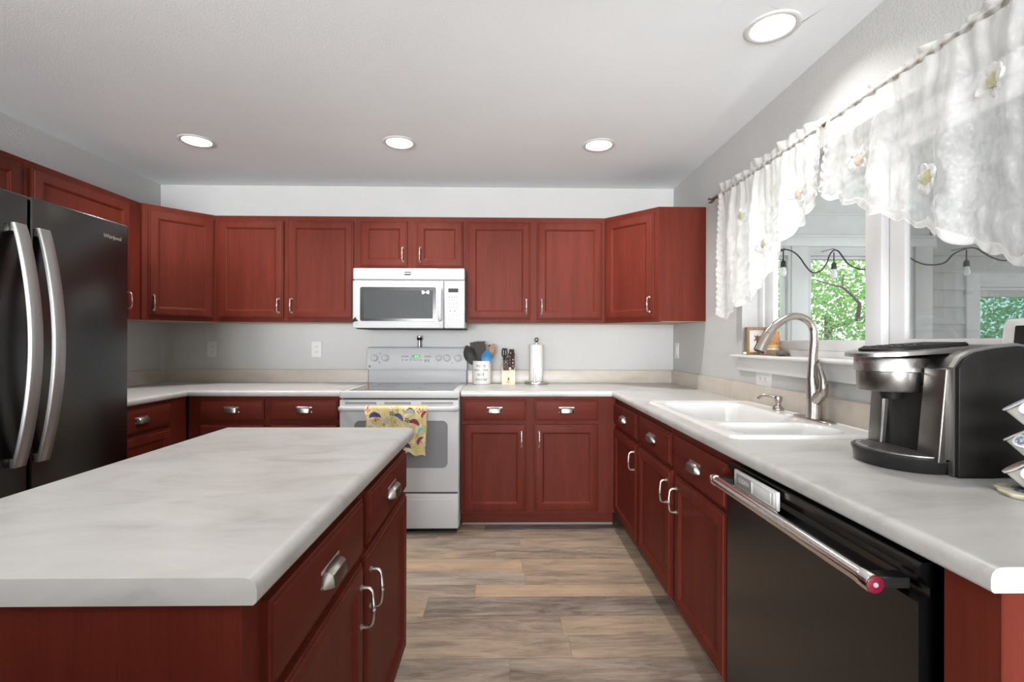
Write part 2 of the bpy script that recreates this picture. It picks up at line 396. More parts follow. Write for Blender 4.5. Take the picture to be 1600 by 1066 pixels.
    def text(s, txt, size, mtx, extrude=0.0006, align='CENTER', shear=0.0, bold=0.0):
        cu = bpy.data.curves.new('tmp', 'FONT'); cu.body = txt; cu.size = size; cu.extrude = extrude
        cu.align_x = align; cu.align_y = 'CENTER'; cu.shear = shear; cu.resolution_u = 2; cu.offset = bold
        ob = bpy.data.objects.new('tmp', cu); COL.objects.link(ob)
        dg = bpy.context.evaluated_depsgraph_get(); me = bpy.data.meshes.new_from_object(ob.evaluated_get(dg))
        me.transform(mtx @ Matrix.Rotation(PI/2, 4, 'X')); s.bm.from_mesh(me)
        bpy.data.objects.remove(ob); bpy.data.curves.remove(cu); bpy.data.meshes.remove(me); return s
    def mesh(s, name, smooth=True, angle=38, norm=True):
        if norm: bmesh.ops.recalc_face_normals(s.bm, faces=s.bm.faces[:])
        me = bpy.data.meshes.new(name); s.bm.to_mesh(me); s.bm.free()
        if smooth:
            me.polygons.foreach_set('use_smooth', [True]*len(me.polygons))
            me.set_sharp_from_angle(angle=math.radians(angle))
        return me
    def obj(s, name, mat, parent=None, loc=(0,0,0), rot=(0,0,0), smooth=True, angle=38, norm=True):
        return link(name, s.mesh(name, smooth, angle, norm), mat, parent, loc, rot)

def link(name, me, mat, parent=None, loc=(0,0,0), rot=(0,0,0)):
    o = bpy.data.objects.new(name, me)
    if mat is not None and not me.materials: me.materials.append(MAT[mat])
    COL.objects.link(o); o.location = loc; o.rotation_euler = rot
    if parent is not None: o.parent = parent
    return o
def tag(o, label, cat, group=None, kind=None):
    o['label'] = label; o['category'] = cat
    if group: o['group'] = group
    if kind: o['kind'] = kind
    return o
def thing(name, label, cat, loc=(0,0,0), rotz=0.0, group=None):
    o = bpy.data.objects.new(name, None); COL.objects.link(o); o.location = loc; o.rotation_euler = (0,0,rotz)
    o.empty_display_size = 0.05
    return tag(o, label, cat, group)
def structure(o, label=None):
    o['kind'] = 'structure'
    if label: o['label'] = label
    return o
def copy_tree(o, parent=None):
    c = o.copy(); COL.objects.link(c)
    if parent is not None: c.parent = parent
    for ch in [x for x in KIDS(o)]: copy_tree(ch, c)
    return c
def KIDS(o): return [x for x in bpy.data.objects if x.parent == o]
R90, L90 = PI/2, -PI/2      # R90 faces +x (left wall), L90 faces -x (right wall)

# ------------------------------------------------------------------ room shell
def build_floor():
    rng = random.Random(4)
    rows = [0.10, -0.11, -0.22, -0.33, -0.44, -0.54, -0.65, -0.76, -0.90, -1.04, -1.185, -1.327, -1.442, -1.603, -1.745, -1.888, -2.05, -2.17, -2.33]
    y = rows[-1]
    while y > REAR-0.3:
        y -= rng.choice([0.115, 0.145, 0.16]); rows.append(y)
    # rows the photograph shows: (first joint x, brightness left, grey left, brightness right, grey right)
    seen = {5: (-0.125, 0.52, 0.2, 0.24, 0.8), 6: (-0.423, 0.34, 0.8, 0.44, 0.5), 7: (0.10, 0.44, 0.7, 0.5, 0.4),
            8: (-0.05, 0.50, 0.4, 0.42, 0.5), 9: (0.101, 0.72, 0.1, 0.60, 0.2), 10: (0.112, 0.52, 0.9, 0.50, 0.25),
            11: (-0.141, 0.45, 0.6, 0.70, 0.1), 12: (-0.362, 0.56, 0.3, 0.28, 0.85), 13: (0.253, 0.40, 0.45, 0.56, 0.2),
            14: (0.271, 0.52, 0.3, 0.48, 0.3), 15: (0.023, 0.44, 0.7, 0.38, 0.6), 16: (-0.3, 0.5, 0.4, 0.45, 0.5)}
    bm = bmesh.new(); tones = []
    x_min, x_max = -6.0, XR+0.02
    for i in range(len(rows)-1):
        y0, y1 = rows[i], rows[i+1]
        if i in seen:
            j = seen[i][0]; L = 1.22
            edges = sorted({j + k*L for k in range(-6, 4)})
        else:
            j = rng.uniform(-1, 1); edges = sorted({j + k*1.22 for k in range(-6, 5)})
        edges = [x_min] + [e for e in edges if x_min+0.05 < e < x_max-0.05] + [x_max]
        for a, b in zip(edges, edges[1:]):
            g = 0.0006
            vs = [bm.verts.new(p) for p in ((a+g, y1+g, 0), (b-g, y1+g, 0), (b-g, y0-g, 0), (a+g, y0-g, 0))]
            bm.faces.new(vs)
            if i in seen and abs(b - seen[i][0]) < 0.01: t = (seen[i][1], rng.random(), seen[i][2])
            elif i in seen and abs(a - seen[i][0]) < 0.01: t = (seen[i][3], rng.random(), seen[i][4])
            else: t = (rng.uniform(0.34, 0.62), rng.random(), rng.uniform(0.1, 0.8))
            tones.append(t)
    nf = len(bm.faces)
    base = [bm.verts.new(p) for p in ((x_min, REAR-0.3, -0.001), (x_max, REAR-0.3, -0.001), (x_max, 0.1, -0.001), (x_min, 0.1, -0.001))]
    low = [bm.verts.new((v.co.x, v.co.y, -0.06)) for v in base]
    bm.faces.new(base); bm.faces.new(list(reversed(low)))
    for k in range(4): bm.faces.new((base[k], low[k], low[(k+1) % 4], base[(k+1) % 4]))
    tones += [(0.1, 0.5, 0.5)]*6
    me = bpy.data.meshes.new('floor'); bm.to_mesh(me); bm.free()
    at = me.attributes.new('tone', 'FLOAT_COLOR', 'FACE')
    at.data.foreach_set('color', [c for t in tones for c in (*t, 1.0)])
    structure(link('floor', me, 'vinyl_plank'), 'brown and grey wood-look plank floor')
build_floor()

def wall_box(name, x0, x1, y0, y1, z0, z1, mat='wall_paint', label=None):
    return structure(B().box(x0, x1, y0, y1, z0, z1).obj(name, mat, smooth=False), label)
CANS = [(-1.87, -0.83), (-0.644, -0.834), (0.578, -0.826), (1.025, -1.935)]
CANS_REAR = [(-1.87, -2.75), (-0.644, -2.75), (-1.87, -4.7), (-0.644, -4.7)]
def build_ceiling():
    # a slab with round holes for the recessed cans
    t = 0.14; r = 0.082
    bm = bmesh.new()
    x0, x1, y0, y1 = -6.0, XR+0.12, REAR-0.3, 0.1
    cells = CANS + CANS_REAR
    # tile the ceiling: a square ring around every can, rectangles elsewhere (built by splitting on the squares' edges)
    s = 0.14
    xs = sorted({x0, x1, *[c[0]-s for c in cells], *[c[0]+s for c in cells]}); ys = sorted({y0, y1, *[c[1]-s for c in cells], *[c[1]+s for c in cells]})
    vcache = {}
    def V(x, y, z):
        k = (round(x, 5), round(y, 5), round(z, 5))
        if k not in vcache: vcache[k] = bm.verts.new((x, y, z))
        return vcache[k]
    def inside(xa, xb, ya, yb):
        for i, c in enumerate(cells):
            if xa >= c[0]-s-1e-4 and xb <= c[0]+s+1e-4 and ya >= c[1]-s-1e-4 and yb <= c[1]+s+1e-4: return i
        return None
    for xa, xb in zip(xs, xs[1:]):
        for ya, yb in zip(ys, ys[1:]):
            if inside(xa, xb, ya, yb) is None:
                bm.faces.new((V(xa, ya, H), V(xa, yb, H), V(xb, yb, H), V(xb, ya, H)))
    for cx, cy in cells:
        # border points of the square incl. splits
        bx = [x for x in xs if cx-s-1e-4 <= x <= cx+s+1e-4]; by = [y for y in ys if cy-s-1e-4 <= y <= cy+s+1e-4]
        loop = [(x, cy-s) for x in bx] + [(cx+s, y) for y in by[1:]] + [(x, cy+s) for x in reversed(bx[:-1])] + [(cx-s, y) for y in reversed(by[1:-1])]
        sq = [V(x, y, H) for x, y in loop]
        n = 40
        ang0 = [math.atan2(y-cy, x-cx) for x, y in loop]
        ci = [bm.verts.new((cx+r*math.cos(2*PI*k/n - 0.75*PI), cy+r*math.sin(2*PI*k/n - 0.75*PI), H)) for k in range(n)]
        up = [bm.verts.new((v.co.x, v.co.y, H+t)) for v in ci]
        # stitch circle to square by angle
        A = lambda v: math.atan2(v.co.y-cy, v.co.x-cx)
        co = sorted(ci, key=A); so = sorted(sq, key=A); i = j = 0; nc, ns = len(co), len(so)
        while i < nc or j < ns:
            ai = A(co[i % nc]) + 2*PI*(i >= nc); aj = A(so[j % ns]) + 2*PI*(j >= ns)
            ni = A(co[(i+1) % nc]) + 2*PI*(i+1 >= nc); nj = A(so[(j+1) % ns]) + 2*PI*(j+1 >= ns)
            if j >= ns or (i < nc and ni <= nj): bm.faces.new((co[i % nc], so[j % ns], co[(i+1) % nc])); i += 1
            else: bm.faces.new((co[i % nc], so[j % ns], so[(j+1) % ns])); j += 1
        for k in range(n): bm.faces.new((ci[k], up[k], up[(k+1) % n], ci[(k+1) % n]))
    # top skin
    tv = [bm.verts.new(p) for p in ((x0, y0, H+t+0.02), (x1, y0, H+t+0.02), (x1, y1, H+t+0.02), (x0, y1, H+t+0.02))]
    bm.faces.new(tv)
    me = bpy.data.meshes.new('ceiling'); bm.to_mesh(me); bm.free()
    structure(link('ceiling', me, 'ceiling_paint'), 'white lightly textured ceiling')
build_ceiling()
wall_box('wall_back', XL-0.12, XR+0.12, 0, 0.12, 0, H+0.14, label='pale grey back wall above the worktop')
wall_box('wall_left', XL-0.12, XL, -3.4, 0.0, 0, H+0.14, label='pale grey left wall above the cabinets')
wall_box('wall_far_left', -5.95, -5.83, REAR, -3.4, 0, H+0.14)
wall_box('wall_left_return', -5.95, XL-0.12, -3.4, -3.28, 0, H+0.14)
# right wall with the sink window opening (y from WY1 to WY0, z from WZ0 to WZ1)
WY0, WY1, WZ0, WZ1 = -1.09, -2.76, 1.155, 2.062
b = B()
b.box(XR, XR+0.12, WY0, 0.0, 0, H+0.14); b.box(XR, XR+0.12, REAR, WY1, 0, H+0.14)
b.box(XR, XR+0.12, WY1, WY0, 0, WZ0); b.box(XR, XR+0.12, WY1, WY0, WZ1, H+0.14)
structure(b.obj('wall_right', 'wall_paint', smooth=False), 'pale right wall around the sink window')
# rear wall of the open-plan room with a wide glazed opening
b = B()
b.box(-5.95, -3.2, REAR-0.12, REAR, 0, H+0.14); b.box(1.2, XR+0.12, REAR-0.12, REAR, 0, H+0.14); b.box(-3.2, 1.2, REAR-0.12, REAR, 2.2, H+0.14)
structure(b.obj('wall_rear', 'wall_paint', smooth=False))
b = B()
for x in (-3.2, -1.76, -0.30, 1.14): b.box(x, x+0.06, REAR-0.1, REAR-0.02, 0, 2.2)
b.box(-3.2, 1.2, REAR-0.1, REAR-0.02, 2.13, 2.2); b.box(-3.2, 1.2, REAR-0.1, REAR-0.02, 0, 0.08)
structure(b.obj('door_1', 'vinyl_white'), 'white framed patio door')
b = B().box(-0.284, 0.737, -0.543, -0.528, 0, 0.018, 0.006)
b.box(0.80, 0.815, -2.205, -0.53, 0, 0.018, 0.006)
structure(b.obj('trim_1', 'trim_grey'), 'thin grey strip along the toe kick')

# ------------------------------------------------------------------ cabinet pulls
def bar_pull_mesh(L=0.098):
    b = B(); h = L/2
    pts, rad = [], []
    def P(z, y, r): pts.append((0, y, z)); rad.append(r)
    P(-h, 0.0, 0.0075); P(-h, -0.003, 0.0075); P(-h, -0.005, 0.0048); P(-h, -0.016, 0.0042)
    P(-h+0.002, -0.023, 0.0042); P(-h+0.008, -0.0285, 0.0043); P(-h+0.018, -0.0305, 0.0043)
    P(-0.010, -0.032, 0.0044); P(-0.008, -0.032, 0.0062); P(-0.005, -0.032, 0.0062); P(-0.0035, -0.032, 0.0047)
    P(0.0035, -0.032, 0.0047); P(0.005, -0.032, 0.0062); P(0.008, -0.032, 0.0062); P(0.010, -0.032, 0.0044)
    P(h-0.018, -0.0305, 0.0043); P(h-0.008, -0.0285, 0.0043); P(h-0.002, -0.023, 0.0042)
    P(h, -0.016, 0.0042); P(h, -0.005, 0.0048); P(h, -0.003, 0.0075); P(h, 0.0, 0.0075)
    b.tube(pts, rad, 10, up=(1, 0, 0))
    return b.mesh('handle')
def cup_pull_mesh():
    b = B()
    prof = [(0.017, 0.0), (0.0175, -0.006), (0.0155, -0.014), (0.009, -0.0225), (-0.004, -0.0255), (-0.0155, -0.0262), (-0.0175, -0.0245)]
    cols = [(-0.0525, 0.14, 0.10), (-0.047, 0.22, 0.16), (-0.0435, 0.62, 0.55), (-0.0375, 0.90, 0.88), (-0.030, 1.0, 1.0), (0, 1.0, 1.02), (0.030, 1.0, 1.0), (0.0375, 0.90, 0.88), (0.0435, 0.62, 0.55), (0.047, 0.22, 0.16), (0.0525, 0.14, 0.10)]
    rings = []
    for x, sz, sy in cols:
        rings.append([(x, y*sy, -0.0175 + (z+0.0175)*sz) for z, y in prof])
    b.loops(rings, False, False, closed=False)
    geo = b.bm.faces[:]
    bmesh.ops.solidify(b.bm, geom=geo, thickness=0.0016)
    b.box(-0.050, 0.050, -0.0022, 0.0, 0.012, 0.0195, 0.001, 1)
    return b.mesh('handle', angle=28)
BAR, CUP = bar_pull_mesh(), cup_pull_mesh()

DOOR_STEPS = [(0, 0.0), (0, 0.012), (0.003, 0.0142), (0.009, 0.0152), (0.0115, 0.0192), (0.0145, 0.020), (0.052, 0.020), (0.0545, 0.0172), (0.0585, 0.0158), (0.0625, 0.0115), (0.0640, 0.0105)]
DRAW_STEPS = [(0, 0.0), (0, 0.012), (0.003, 0.0142), (0.009, 0.0152), (0.0115, 0.0192), (0.0145, 0.020)]
def add_front(parent, kind, x0, x1, z0, z1, d, side=None, low=True, rot=0.0, origin=None, pull=True):
    w_, h_ = x1-x0, z1-z0
    loc = origin if origin else (x0, -d, z0)
    o = B().panel(w_, h_, DOOR_STEPS if kind == 'door' else DRAW_STEPS).obj('door' if kind == 'door' else 'drawer', 'cherry' if kind == 'door' else 'cherry_horizontal', parent, loc, (0, 0, rot), angle=25)
    if not pull: return o
    if kind == 'door':
        hx = 0.030 if side == 'L' else w_-0.030
        hz = h_-0.098 if not low else 0.090
        link('handle', BAR, 'pull_nickel', o, (hx, -0.0195, hz))
    else:
        link('handle', CUP, 'pull_nickel', o, (w_/2, -0.0195, h_/2+0.002))
    return o
def upper(label, loc, rotz, w, z0, z1, fronts, d=0.305, group='cherry wall cabinets'):
    t = thing('wall_cabinet', label, 'cabinet', loc, rotz, group)
    b = B().box(0, w, -d+0.019, -0.002, z0+0.003, z1); b.obj('carcass', 'cherry', t, smooth=False)
    B().box(0, w, -d, -d+0.019, z0, z1, 0.001, 1).obj('face_frame', 'cherry', t, smooth=False)
    B().box(0.004, w-0.004, -d+0.02, -0.004, z0+0.0005, z0+0.003).obj('underside', 'cabinet_underside', t, smooth=False)
    for kind, x0, x1, a, c, side in fronts: add_front(t, kind, x0, x1, a, c, d, side, True)
    return t
def base(label, loc, rotz, w, fronts, d=0.61, z1=0.876, group='cherry base cabinets', toe=True, name='base_cabinet', ends=(0.018, 0.018), x_lo=0.0):
    t = thing(name, label, 'cabinet', loc, rotz, group)
    b = B()
    b.box(x_lo, x_lo+ends[0], -d+0.019, -0.003, 0.105, z1); b.box(w-ends[1], w, -d+0.019, -0.003, 0.105, z1)
    b.box(x_lo, w, -d+0.019, -0.003, 0.105, 0.122); b.box(x_lo, w, -0.012, -0.003, 0.122, z1)
    b.obj('carcass', 'cherry', t, smooth=False)
    # face frame as one pierced board: rails and stiles round each front
    f = B(); f.box(0, w, -d, -d+0.019, 0.105, z1, 0.001, 1); f.obj('face_frame', 'cherry', t, smooth=False)
    if toe: B().box(x_lo+0.002, w-0.002, -d+0.07, -d+0.085, 0.0, 0.105).obj('toe_kick', 'cherry_horizontal', t, smooth=False)
    for kind, x0, x1, a, c, side in fronts: add_front(t, kind, x0, x1, a, c, d, side, False)
    return t

# ------------------------------------------------------------------ wall cabinets
UZ0, UZ1, DZ0, DZ1 = 1.372, 2.134, 1.398, 2.098
upper('two-door cherry wall cabinet between the left corner cabinet and the microwave', (-2.07, 0, 0), 0, 1.008, UZ0, UZ1,
      [('door', 0.028, 0.488, DZ0, DZ1, 'R'), ('door', 0.520, 0.986, DZ0, DZ1, 'L')])
upper('short cherry wall cabinet with two small doors directly above the white microwave', (-1.062, 0, 0), 0, 0.783, 1.752, UZ1,
      [('door', 0.029, 0.363, 1.770, 2.098, 'R'), ('door', 0.427, 0.762, 1.770, 2.098, 'L')])
upper('cherry wall cabinet with two doors right of the microwave, above the utensil crock', (-0.279, 0, 0), 0, 1.007, UZ0, UZ1,
      [('door', 0.015, 0.466, DZ0, DZ1, 'R'), ('door', 0.517, 0.984, DZ0, DZ1, 'L')])
upper('single-door cherry wall cabinet on the left wall partly hidden behind the refrigerator', (XL, -1.362, 0), R90, 0.750, UZ0, UZ1,
      [('door', 0.028, 0.648, DZ0, DZ1, 'R')])
upper('cherry wall cabinet over the left freezer door of the refrigerator', (XL, -2.27, 0), R90, 0.906, 1.832, UZ1,
      [('door', 0.03, 0.44, 1.858, DZ1, 'R'), ('door', 0.475, 0.882, 1.858, DZ1, 'L')])
def corner(label, cx, sgn, side):
    # angled corner cabinet; cx = inner wall x, sgn +1 runs to the left (left corner at XL uses -1)
    t = thing('corner_wall_cabinet', label, 'cabinet', (cx, 0, 0), 0, 'angled corner wall cabinets')
    S = sgn
    poly = [(-0.002*S, -0.002), (-0.61*S, -0.002), (-0.61*S, -0.305+0.012), (-0.305*S-0.012*S, -0.61), (-0.002*S, -0.61)]
    if S < 0: poly = list(reversed(poly))
    B().prism(poly, UZ0+0.003, UZ1).obj('carcass', 'cherry', t, smooth=False)
    # face frame on the diagonal
    ax, ay = (-0.61*S, -0.305); bx_, by_ = (-0.305*S, -0.61)
    L = math.hypot(bx_-ax, by_-ay)
    if S > 0: org, ang = (ax, ay), math.atan2(by_-ay, bx_-ax)
    else: org, ang = (bx_, by_), math.atan2(ay-by_, ax-bx_)
    f = B().box(0, L, 0, 0.019, UZ0, UZ1, 0.001, 1); f.obj('face_frame', 'cherry', t, (org[0], org[1], 0), (0, 0, ang), smooth=False)
    B().prism([(p[0]*0.985, p[1]*0.985) for p in poly], UZ0+0.0005, UZ0+0.003).obj('underside', 'cabinet_underside', t, smooth=False)
    x0, x1 = (0.012, L-0.040) if S > 0 else (0.040, L-0.016)
    o = (org[0]+math.cos(ang)*x0, org[1]+math.sin(ang)*x0, DZ0)
    add_front(t, 'door', x0, x1, DZ0, DZ1, 0, side, True, ang, o)
    return t
corner('angled cherry corner wall cabinet nearest the window, its plain side panel beside the curtain', XR, 1, 'R')
corner('angled cherry corner wall cabinet next to the refrigerator side', XL, -1, 'L')

# ------------------------------------------------------------------ base cabinets
base('cherry base cabinet with two drawers over two doors between the range and the right corner', (-0.284, 0, 0), 0, 1.022,
     [('drawer', 0.016, 0.428, 0.718, 0.854, None), ('drawer', 0.484, 0.904, 0.718, 0.854, None),
      ('door', 0.016, 0.428, 0.122, 0.692, 'R'), ('door', 0.484, 0.904, 0.122, 0.692, 'L')])
base('cherry base cabinet with two drawers left of the range, partly hidden behind the island', (-2.058, 0, 0), 0, 0.998,
     [('drawer', 0.080, 0.492, 0.718, 0.854, None), ('drawer', 0.538, 0.972, 0.718, 0.854, None),
      ('door', 0.080, 0.492, 0.122, 0.692, 'R'), ('door', 0.538, 0.972, 0.122, 0.692, 'L')])
base('cherry base cabinet with one drawer on the left wall beside the refrigerator', (XL, -1.42, 0), R90, 0.81,
     [('drawer', 0.16, 0.648, 0.718, 0.852, None), ('door', 0.16, 0.648, 0.122, 0.698, 'L')], d=0.605)
base('narrow cherry base cabinet with one drawer in the right corner beside the sink cabinet', (XR, -0.595, 0), L90, 0.585,
     [('drawer', 0.039, 0.553, 0.698, 0.838, None), ('door', 0.039, 0.560, 0.120, 0.676, 'R')], d=0.598)
base('cherry sink base cabinet with two drawer fronts over two doors under the white sink', (XR, -1.182, 0), L90, 1.032,
     [('drawer', 0.019, 0.505, 0.698, 0.842, None), ('drawer', 0.541, 1.024, 0.690, 0.840, None),
      ('door', 0.012, 0.506, 0.120, 0.678, 'R'), ('door', 0.560, 1.020, 0.120, 0.674, 'L')], d=0.598)
t = thing('end_panel', 'narrow cherry end panel closing the worktop after the dishwasher', 'cabinet panel', (XR, -2.962, 0), L90)
B().box(0, 0.094, -0.603, -0.002, 0.0, 0.876, 0.0015, 1).obj('board', 'cherry', t, smooth=False)

# island
t = thing('kitchen_island', 'cherry island cabinet in the foreground under a pale laminate top', 'island', (-1.005, -3.06, 0), R90)
b = B(); b.box(0, 1.095, -0.611, -0.002, 0.105, 0.876); b.obj('carcass', 'cherry', t, smooth=False)
B().box(0.004, 1.095, -0.63, -0.611, 0.105, 0.876, 0.001, 1).obj('face_frame', 'cherry', t, smooth=False)
B().box(-0.006, 0.004, -0.634, 0.0, 0.0, 0.876, 0.0015, 1).obj('end_panel', 'cherry', t, smooth=False)
B().box(0.005, 1.09, -0.56, -0.02, 0.0, 0.105).obj('toe_kick', 'cherry_horizontal', t, smooth=False)
for k, x0, x1, a, c, s_ in [('drawer', 0.055, 0.534, 0.698, 0.838, None), ('drawer', 0.586, 1.066, 0.698, 0.838, None),
                            ('door', 0.055, 0.534, 0.118, 0.674, 'R'), ('door', 0.556, 1.070, 0.118, 0.682, 'L')]:
    add_front(t, k, x0, x1, a, c, 0.63, s_, False)

# unseen low cabinet, added to keep rear light off the island's end panel
t = upper('unseen low cherry cabinet added behind the camera to shade the island end', (-0.22, -3.98, 0), PI, 2.1, 0.0, 1.0,
      [('door', 0.03, 0.50, 0.10, 0.96, 'R'), ('door', 0.54, 1.02, 0.10, 0.96, 'L'), ('door', 1.08, 1.54, 0.10, 0.96, 'R'), ('door', 1.60, 2.07, 0.10, 0.96, 'L')], d=0.44, group=None)
t.name = 'light_blocker'

# ------------------------------------------------------------------ worktops (postformed laminate)
NOSE = [(-0.022, CT), (-0.014, CT-0.0008), (-0.007, CT-0.0035), (-0.002, CT-0.009), (0.0, CT-0.016), (0.0, CT-0.031), (-0.0015, CT-0.035), (-0.005, CT-0.038)]
def sweep(b, path, prof, outward, cap0=True, cap1=True):
    n = len(path); rings = []
    for i, p in enumerate(path):
        p = Vector(p)
        ns = []
        if i > 0: d = (p - Vector(path[i-1])).normalized(); ns.append(Vector((d.y, -d.x))*outward)
        if i < n-1: d = (Vector(path[i+1]) - p).normalized(); ns.append(Vector((d.y, -d.x))*outward)
        if len(ns) == 2:
            m = (ns[0]+ns[1]).normalized(); m = m / m.dot(ns[0])
        else: m = ns[0]
        rings.append([(p.x+m.x*o, p.y+m.y*o, z) for o, z in prof])
    b.loops(rings, cap0, cap1)
def section(depth, start=None):
    return [(-depth, CT), *NOSE, (-depth, CT-0.038)]
SPL = [(0.0, CT), (0.0, CT+0.094), (0.003, CT+0.099), (0.009, CT+0.101), (0.0195, CT+0.101), (0.0195, CT)]
def splash(b, path, outward):   # profile offset measured from the wall line into the room
    sweep(b, path, [(0.0195-o if False else o, z) for o, z in [(0.0, CT), (0.0, CT+0.101), (0.013, CT+0.101), (0.0175, CT+0.098), (0.0195, CT+0.092), (0.0195, CT)]], outward)

# right worktop: back run, corner, then the run under the window with the sink cut-out
EX = 0.707
t = thing('worktop', 'long pale laminate worktop running from the range round the corner under the window', 'worktop', (0, 0, 0))
b = B()
SY0, SY1, SXa, SXb = -1.245, -2.145, 0.795, 1.285
sweep(b, [(-0.283, -0.635), (EX, -0.635), (EX, SY0)], section(0.631), 1, True, True)
sweep(b, [(EX, SY0), (EX, SY1)], section(SXa-EX), 1, False, False)
b.box(SXb, EX+0.631, SY1, SY0, CT-0.038, CT)
sweep(b, [(EX, SY1), (EX, -3.066)], section(0.631), 1, True, True)
b.obj('worktop_slab', 'laminate', t, angle=30)
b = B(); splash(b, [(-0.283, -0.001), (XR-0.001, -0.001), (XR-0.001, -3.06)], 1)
b.obj('backsplash', 'laminate_warm_shade', t, angle=30)
t = thing('worktop', 'L-shaped pale laminate worktop in the left corner between refrigerator and range', 'worktop', (0, 0, 0))
b = B(); sweep(b, [(-2.052, -1.42), (-2.052, -0.635), (-1.062, -0.635)], section(0.625), 1)
b.obj('worktop_slab', 'laminate', t, angle=30)
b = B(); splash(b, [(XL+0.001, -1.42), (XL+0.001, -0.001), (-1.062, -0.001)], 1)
b.obj('backsplash', 'laminate_warm_shade', t, angle=30)
b = B(); IX0, IX1, IY0, IY1 = -1.05, -0.339, -3.086, -1.95
prof = [(IX1+o, z) for o, z in NOSE]; left = [(IX0-o, z) for o, z in reversed(NOSE)]
ring = prof + left
b.loops([[(x, y, z) for x, z in ring] for y in (IY0, IY0+0.0012, IY1-0.0012, IY1)])
tag(b.obj('island_worktop', 'laminate', angle=30), 'pale mottled laminate top of the island in the foreground', 'worktop')

# ------------------------------------------------------------------ sink
def build_sink():
    x0, x1, y0, y1 = 0.762, 1.312, -2.172, -1.222
    bowls = [(0.815, 1.205, -1.855, -1.285, 0.195), (0.815, 1.205, -2.115, -1.905, 0.165)]
    def sdf(x, y, ax, bx, ay, by, r):
        cx, cy = (ax+bx)/2, (ay+by)/2; hx, hy = (bx-ax)/2-r, (by-ay)/2-r
        dx, dy = abs(x-cx)-hx, abs(y-cy)-hy
        return math.hypot(max(dx, 0), max(dy, 0)) + min(max(dx, dy), 0) - r
    def sm(t): t = max(0, min(1, t)); return t*t*(3-2*t)
    def h(x, y):
        e = -sdf(x, y, x0, x1, y0, y1, 0.035)
        z = 0.0115*sm(e/0.012) - 0.0035*sm((e-0.014)/0.016)
        for ax, bx, ay, by, dep in bowls:
            d = -sdf(x, y, ax, bx, ay, by, 0.075)
            if d > -0.012:
                z -= 0.008*sm((d+0.012)/0.02) + (dep-0.008)*sm(d/0.045)*0.94 + 0.05*dep*sm((d-0.04)/0.12)
        return z
    nx, ny = 110, 180
    b = B(); bm = b.bm; vs = {}
    def pt(i, j):
        x = x0 + (x1-x0)*i/nx; y = y0 + (y1-y0)*j/ny
        # round the outer corners
        r = 0.035
        cx = min(max(x, x0+r), x1-r); cy = min(max(y, y0+r), y1-r)
        dx, dy = x-cx, y-cy
        if dx and dy:
            m = max(abs(dx), abs(dy)); L = math.hypot(dx, dy); x, y = cx+dx*m/L, cy+dy*m/L
        return x, y
    for i in range(nx+1):
        for j in range(ny+1):
            x, y = pt(i, j); vs[i, j] = bm.verts.new((x, y, CT + 0.0005 + h(x, y)))
    for i in range(nx):
        for j in range(ny): bm.faces.new((vs[i, j], vs[i+1, j], vs[i+1, j+1], vs[i, j+1]))
    t = thing('sink', 'white double-bowl drop-in sink set into the worktop under the window', 'sink', (0, 0, 0))
    b.obj('basin', 'sink_white', t, angle=60)
    for ax, bx, ay, by, dep in bowls:
        B().lathe([(0.0, 0), (0.038, 0.0), (0.042, 0.002), (0.036, 0.003), (0.030, 0.0015), (0.0, 0.0012)], ((ax+bx)/2, (ay+by)/2, CT-dep+0.0045), 24).obj('drain', 'chrome', t)
    B().lathe([(0.0, 0), (0.019, 0), (0.019, 0.003), (0.014, 0.005), (0, 0.005)], (1.245, -1.69, CT+0.0085), 20).obj('hole_cap', 'sink_white', t)
build_sink()

# faucet
def smooth_path(pts, rad, k=6):
    # Catmull-Rom resample
    P = [Vector(p) for p in pts]; out, ro = [], []
    for i in range(len(P)-1):
        p0, p1, p2, p3 = P[max(i-1, 0)], P[i], P[i+1], P[min(i+2, len(P)-1)]
        for j in range(k):
            t = j/k
            q = 0.5*((2*p1) + (p2-p0)*t + (2*p0-5*p1+4*p2-p3)*t*t + (3*p1-p0-3*p2+p3)*t**3)
            out.append(q); ro.append(rad[i]*(1-t)+rad[i+1]*t)
    out.append(P[-1]); ro.append(rad[-1]); return out, ro
t = thing('faucet', 'brushed nickel gooseneck faucet with side lever behind the sink', 'faucet', (1.268, -1.82, CT+0.0085))
b = B(); n = 40
rings = []
for z, s_ in ((0, 0.94), (0.0, 1.0), (0.004, 1.0), (0.0065, 0.96), (0.0075, 0.88)):
    rg = []
    for k in range(n):
        a = 2*PI*k/n; c, s2 = math.cos(a), math.sin(a)
        rg.append((0.032*s_*math.copysign(abs(c)**0.8, c), 0.118*s_*math.copysign(abs(s2)**0.75, s2)*(1), z))
    rings.append(rg)
b.loops(rings); b.obj('deck_plate', 'nickel', t)
p, r = smooth_path([(0, 0.0, 0.006), (0.001, 0.0, 0.05), (0.0, 0.003, 0.11), (-0.002, 0.008, 0.17)], [0.030, 0.028, 0.027, 0.0215])
b = B().tube(p, r, 24, up=(1, 0, 0)); b.obj('faucet_body', 'nickel', t)
p, r = smooth_path([(-0.002, 0.008, 0.165), (0.002, 0.010, 0.25), (0.008, 0.012, 0.33), (0.004, 0.014, 0.375), (-0.020, 0.016, 0.408), (-0.062, 0.018, 0.423), (-0.105, 0.018, 0.414), (-0.150, 0.018, 0.385), (-0.180, 0.018, 0.350)],
                   [0.0205, 0.0165, 0.0155, 0.0152, 0.0152, 0.0152, 0.0155, 0.017, 0.018])
B().tube(p, r, 20, up=(1, 0, 0)).obj('spout', 'nickel', t)
p, r = smooth_path([(-0.180, 0.018, 0.350), (-0.203, 0.018, 0.310), (-0.2165, 0.018, 0.279)], [0.0185, 0.0215, 0.0245])
